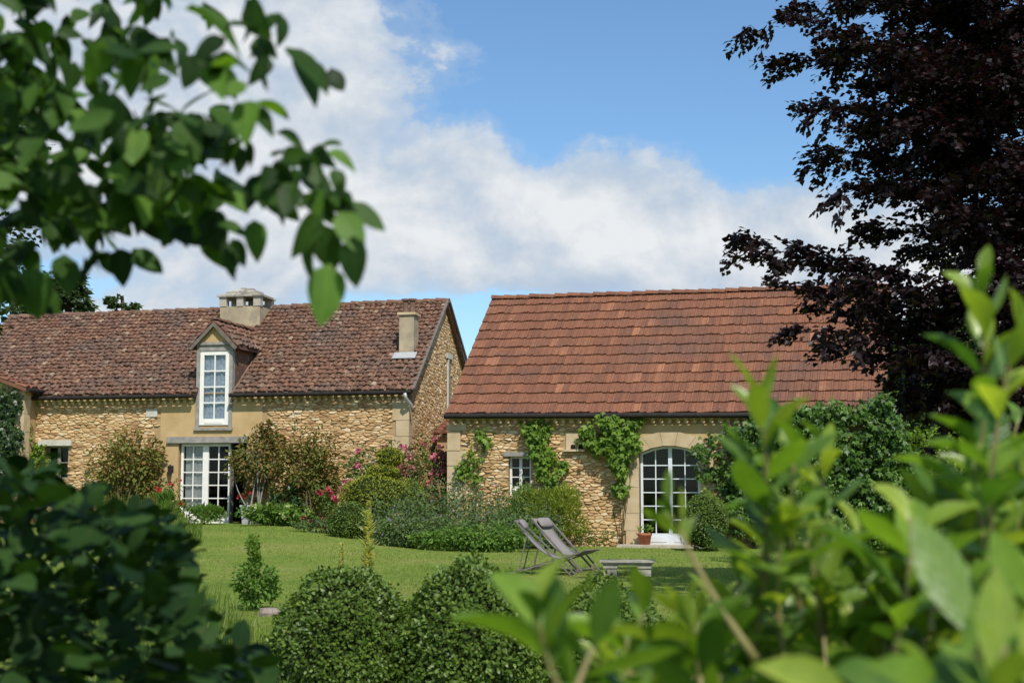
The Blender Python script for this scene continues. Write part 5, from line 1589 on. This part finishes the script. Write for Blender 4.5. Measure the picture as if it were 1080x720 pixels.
sh(1010, 640, 1036, 290, 1.32, 1.28, 20, .075, spread=(60, 20), wr=.40)
sh(1050, 640, 1075, 345, 1.25, 1.22, 14, .075, spread=(60, 22), wr=.42)
sh(930, 690, 905, 560, 1.5, 1.5, 9, .09, spread=(70, 30))
sh(940, 700, 960, 545, 1.2, 1.18, 8, .10, spread=(65, 30), wr=.4)
sh(600, 745, 566, 640, 1.05, 1.03, 6, .075, t0=.3, spread=(50, 20), wr=.38)
sh(600, 745, 640, 650, 1.05, 1.08, 6, .078, t0=.1, spread=(60, 30), wr=.36)
sh(660, 760, 680, 640, 1.3, 1.3, 7, .085, spread=(75, 40), wr=.4)
out_tab = [(560, 720), (640, 668), (700, 632), (745, 612), (785, 575), (812, 525), (830, 520), (870, 545), (910, 580), (950, 565), (990, 520), (1030, 470), (1090, 430), (1180, 440)]
for k in range(124):
    tx_ = random.uniform(640, 1150); ty_ = lerp_tab(out_tab, tx_) + abs(random.gauss(20, 75)); d_ = random.uniform(1.25, 2.05)
    sh(tx_ + random.uniform(-50, 50), ty_ + random.uniform(130, 260), tx_, ty_, d_ + random.uniform(-.1, .1), d_, random.randint(10, 15), random.uniform(.055, .082), spread=(80, 28), wr=random.uniform(.34, .44))
mb_ = S.mb
for k in range(9):                                      # main stems from the ground
    mb_.tube([(.35 + .06 * k, 1.55 + .04 * (k % 3), .05), (.30 + .09 * k, 1.55 + .06 * (k % 3), .7), (.22 + .13 * k, 1.5 + .08 * (k % 4), 1.22)], [.012, .009, .005], 7)
S.build(lau, M['l_laurel'], M['l_laurely'])
S = Shoots()
lau2 = thing('laurel_shrub', 'very near, strongly blurred laurel leaves in the bottom right corner', 'shrub', (.40, .72, .05))
def bigleaf(b, t_, d0, d1, wr, roll=0.0, y=False):
    d0 *= .84; d1 *= .84
    p0 = P(b[0], b[1], d0); p1 = P(t_[0], t_[1], d1); d = p1 - p0
    n_ = Vector((math.sin(roll), -.75, .65)); S.leaf(p0, d, n_, d.length, d.length * wr, y)
bigleaf((1045, 690), (962, 545), 1.15, 1.2, .36); bigleaf((1062, 750), (1048, 596), 1.05, 1.08, .42, .5, True); bigleaf((1090, 640), (1046, 560), 1.15, 1.15, .4, -.4)
bigleaf((1000, 760), (950, 690), 1.05, 1.0, .45, .3); bigleaf((1040, 760), (985, 680), 1.0, 1.05, .5, -.5); bigleaf((1100, 760), (1088, 640), 1.0, 1.0, .42, .3, True); bigleaf((900, 760), (828, 690), 1.1, 1.05, .4, .2, True)
bigleaf((1010, 700), (1068, 610), 1.15, 1.15, .4, -.3); bigleaf((960, 740), (890, 700), 1.15, 1.1, .42, .5)
S.shoot(P(1050, 900, .85), P(1060, 680, .84), 9, .06, spread=(75, 35), wr=.42)
S.shoot(P(960, 900, .9), P(985, 700, .88), 8, .06, spread=(80, 40), wr=.42)
S.mb.tube([(.46, .82, .05), (.42, .84, .8), P(1050, 900, .85)], [.012, .009, .004], 7); S.mb.tube([(.46, .82, .05), (.36, .86, .8), P(960, 900, .9)], [.012, .009, .004], 7)
S.mb.tube([P(1050, 900, .85), P(1060, 765, .80), P(1062, 750, .80)], [.004, .003, .002], 6); S.mb.tube([P(960, 900, .9), P(1030, 700, .92), P(1036, 664, .92)], [.004, .003, .002], 6)
S.build(lau2, M['l_laurel'], M['l_laurely'])

# ------------------------------------------------------------------ shaded shrub, lower left foreground
random.seed(31)
lt2 = thing('shade_shrub', 'dark out of focus shrub with rounded leaves in the lower left foreground', 'shrub', (-.95, 2.1, .05))
out_l = [(-400, 440), (-100, 470), (0, 505), (20, 484), (42, 474), (66, 500), (95, 522), (130, 520), (160, 528), (188, 546), (192, 590), (206, 632), (235, 655), (270, 680), (292, 725), (310, 800)]
def proj(p):
    d = Vector(p) - Vector((0, 0, CAMZ)); yy_ = d.y * math.cos(TH) + d.z * math.sin(TH); zz_ = -d.y * math.sin(TH) + d.z * math.cos(TH)
    return 540 + F * d.x / yy_, 360 - F * zz_ / yy_
LP = []
while len(LP) < 11000:
    y = random.uniform(1.5, 3.6); px = random.uniform(-260, 320); x = (px - 540) / F * y; z = random.uniform(.55, 1.62)
    a, b = proj((x, y, z))
    if b > lerp_tab(out_l, a) + abs(random.gauss(0, 14)) + 6: LP.append((x, y, z))
LP = np.array(LP); n = len(LP); out_ = nrm(LP - np.array([-1.0, 2.2, .8]))
D, N = orient(out_, n, -.1, .8, .6)
l_ = .043 * rng.uniform(.5, 1.3, n)
leaves('foliage', M['l_shade'], LP, D, N, l_, l_ * .72, T_ROUND, lt2, True, rng.uniform(-.4, 1.6, n), True)
stems_to('stem', M['bark'], (-.95, 2.1, .05), [tuple(LP[i]) for i in rng.integers(0, n, 60)], .010, .0025, lt2, .08, .12)
# lit leaves at the very bottom left
# ------------------------------------------------------------------ orchard tree branch, upper left foreground
random.seed(13)
ap = thing('orchard_tree', 'near fruit tree whose dark leafy branches hang into the upper left corner', 'tree', (-1.75, 1.35, .05))
trunk = [Vector((-1.75, 1.35, .05)), Vector((-1.72, 1.36, .8)), Vector((-1.66, 1.34, 1.5)), Vector((-1.62, 1.30, 2.2)), Vector((-1.5, 1.2, 3.0)), Vector((-1.45, 1.15, 3.6))]
tb2 = MB(); tb2.tube(trunk, [.085, .075, .068, .06, .045, .02], 10); tro = tb2.build('trunk', M['bark'], ap, True, world=True)
br = MB(); LP = []; LD = []; LN = []; LL = []; LW = []
def addleaf(p, d, n_, l, w_): LP.append(tuple(p)); LD.append(tuple(d)); LN.append(tuple(n_)); LL.append(l); LW.append(w_)
def branch(pts, r0_, r1_, dens, L, reach=.13, start=.0):
    br.tube(pts, [r0_ + (r1_ - r0_) * k / (len(pts) - 1) for k in range(len(pts))], 6)
    for k in range(len(pts) - 1):
        a, b = Vector(pts[k]), Vector(pts[k + 1]); ln = (b - a).length; ax = (b - a).normalized()
        if (k + .5) / (len(pts) - 1) < start: continue
        for _ in range(max(1, int(dens * ln))):
            p = a.lerp(b, random.random())
            sd_ = Vector((random.gauss(0, 1), random.gauss(0, 1), random.gauss(-.1, .8))).normalized()
            l_ = random.uniform(.025, reach)
            q = p + sd_ * l_ + ax * random.uniform(0, .05)
            br.tube([p, p.lerp(q, .5) + Vector((0, 0, .006)), q], [.0022, .0016, .001], 4, False)
            for _ in range(random.randint(2, 4)):
                d = (sd_ * .5 + ax * .4 + Vector((random.gauss(0, .5), random.gauss(0, .5), random.gauss(-.55, .4))))
                ll = L * random.uniform(.6, 1.2)
                addleaf(p.lerp(q, random.uniform(.4, 1)), d, (random.gauss(0, .5), random.gauss(-.35, .5), random.gauss(.6, .4)), ll, ll * random.uniform(.5, .68))
def bp_(*q): return [P(*x) for x in q]
branch([trunk[2]] + bp_((-150, 120, 1.8), (0, 100, 1.7), (110, 112, 1.6), (230, 120, 1.5), (300, 165, 1.45), (352, 205, 1.4)), .022, .002, 60, .047, start=.1)
branch([trunk[1].lerp(trunk[2], .8)] + bp_((-120, 235, 1.9), (20, 225, 1.8), (110, 255, 1.75), (165, 257, 1.7), (212, 258, 1.7)), .018, .0015, 24, .046, start=.1)
branch([trunk[3]] + bp_((-140, -60, 1.8), (30, 10, 1.7), (150, 25, 1.6), (240, 48, 1.5), (320, 70, 1.46)), .020, .002, 40, .047, start=.1)
branch([trunk[2].lerp(trunk[3], .5)] + bp_((-120, 30, 1.7), (50, 70, 1.62), (150, 150, 1.56), (240, 200, 1.5), (300, 215, 1.48)), .018, .002, 62, .046, start=.1)
branch([trunk[2]] + bp_((-100, 180, 1.6), (30, 170, 1.6), (120, 190, 1.62), (200, 215, 1.6)), .016, .002, 80, .046, start=.1)
branch([trunk[1].lerp(trunk[2], .6)] + bp_((-140, 300, 1.75), (-20, 260, 1.7), (40, 268, 1.68), (78, 285, 1.66)), .014, .0015, 40, .046, start=.2)
branch([trunk[3]] + bp_((-80, -30, 1.5), (60, 40, 1.45), (130, 70, 1.42), (200, 85, 1.4), (262, 95, 1.38)), .016, .002, 36, .047, start=.1)
branch([trunk[3]] + bp_((-160, 20, 2.0), (0, 60, 2.0), (90, 120, 1.95), (170, 150, 1.9), (230, 165, 1.85)), .016, .002, 95, .052, start=.1)
branch([trunk[2]] + bp_((-160, 150, 2.05), (0, 150, 2.0), (60, 200, 1.95), (110, 225, 1.9)), .016, .002, 95, .052, start=.1)
branch([trunk[3]] + bp_((-120, -100, 1.95), (0, -30, 1.9), (110, 0, 1.85), (200, -10, 1.8)), .016, .002, 70, .048, start=.1)
branch(bp_((230, 48, 1.5), (290, 20, 1.48), (330, 0, 1.47)), .004, .0012, 14, .035, .06)
branch(bp_((300, 165, 1.45), (335, 185, 1.42), (372, 190, 1.40), (388, 202, 1.40)), .003, .001, 10, .035, .04)
br.tube(bp_((352, 205, 1.4), (350, 240, 1.4), (346, 278, 1.4)), [.0018, .0014, .001], 5)
# unseen crown above and behind the picture, spread to shade the left foreground
for k in range(26):
    f = random.uniform(.35, 1); kk = 2 + f * 3; k0 = min(4, int(kk)); st = trunk[k0].lerp(trunk[k0 + 1], kk - k0)
    e = Vector((random.uniform(-2.3, -.45), random.uniform(-.35, 1.0), random.uniform(2.35, 3.7)))
    branch(limb_path(st, e, .08, 6, .1), .014, .002, 46, .058, start=.3)
for bx_, tx_, d_, wr, n_ in [
    ((347, 278), (340, 342), 1.4, .62, (.3, -.9, .2)), ((336, 222), (312, 272), 1.42, .45, (.6, -.7, .3)), ((360, 213), (379, 252), 1.4, .42, (-.5, -.6, .5)), ((372, 212), (406, 246), 1.4, .45, (-.2, -.6, .7)),
    ((268, 232), (272, 273), 1.5, .55, (.2, -.9, .2)), ((243, 255), (249, 284), 1.55, .5, (.5, -.8, .1)), ((228, 236), (262, 243), 1.52, .5, (0, -.6, .7)), ((128, 262), (128, 298), 1.7, .7, (.1, -.9, .2)), ((140, 262), (172, 290), 1.7, .55, (.2, -.8, .4)),
    ((35, 283), (36, 332), 1.65, .85, (.1, -.95, .1)), ((68, 268), (72, 312), 1.66, .7, (.6, -.7, .1)), ((345, 160), (376, 172), 1.42, .5, (0, -.6, .7)), ((352, 178), (362, 205), 1.41, .55, (.3, -.8, .3)), ((120, 118), (70, 138), 1.35, .6, (.1, -.75, .6)),
    ((180, 80), (145, 95), 1.36, .65, (.1, -.7, .6)), ((238, 40), (200, 62), 1.38, .6, (.2, -.7, .6)), ((260, 88), (232, 100), 1.38, .7, (.1, -.8, .5)), ((195, 10), (262, 30), 1.4, .4, (0, -.3, .9)), ((300, 50), (352, 90), 1.42, .5, (.2, -.5, .8)), ((310, 60), (340, 105), 1.44, .5, (.4, -.6, .6)),
    ((200, 240), (180, 238), 1.7, .6, (0, -.8, .4)), ((290, 140), (325, 150), 1.45, .5, (0, -.5, .8))]:
    a = P(bx_[0], bx_[1], d_); b = P(tx_[0], tx_[1], d_ - .01); addleaf(a, b - a, n_, (b - a).length, (b - a).length * wr)
# flower stalks
for k in range(9):
    a = P(random.uniform(285, 330), random.uniform(20, 110), 1.46); b = a + Vector((random.uniform(-.01, .05), random.uniform(-.02, .02), random.uniform(-.03, .05)))
    br.tube([a, a.lerp(b, .5) + Vector((0, 0, .004)), b], [.0012, .001, .0008], 4); br.lathe([(0, -.003), (.003, 0), (.0028, .003), (0, .005)], tuple(b), 6)
br.build('branch', M['bark'], tro, True, world=True)
keep = []
for i in range(len(LP)):                                # prune strays below and beyond the hanging spray
    if LP[i][1] < .3: keep.append(i); continue
    a_, b_ = proj(LP[i])
    if not ((b_ > 322 and -30 < a_ < 460) or (a_ > 384 and 0 < b_ < 360)) or (LL[i] > .04 and 330 < a_ < 350 and b_ < 300): keep.append(i)
LP, LD, LN, LL, LW = ([q[i] for i in keep] for q in (LP, LD, LN, LL, LW))
leaves('foliage', M['l_apple'], LP, LD, LN, np.array(LL), np.array(LW), T_OVATE, ap, True, rng.uniform(-.3, 1.8, len(LP)), True)
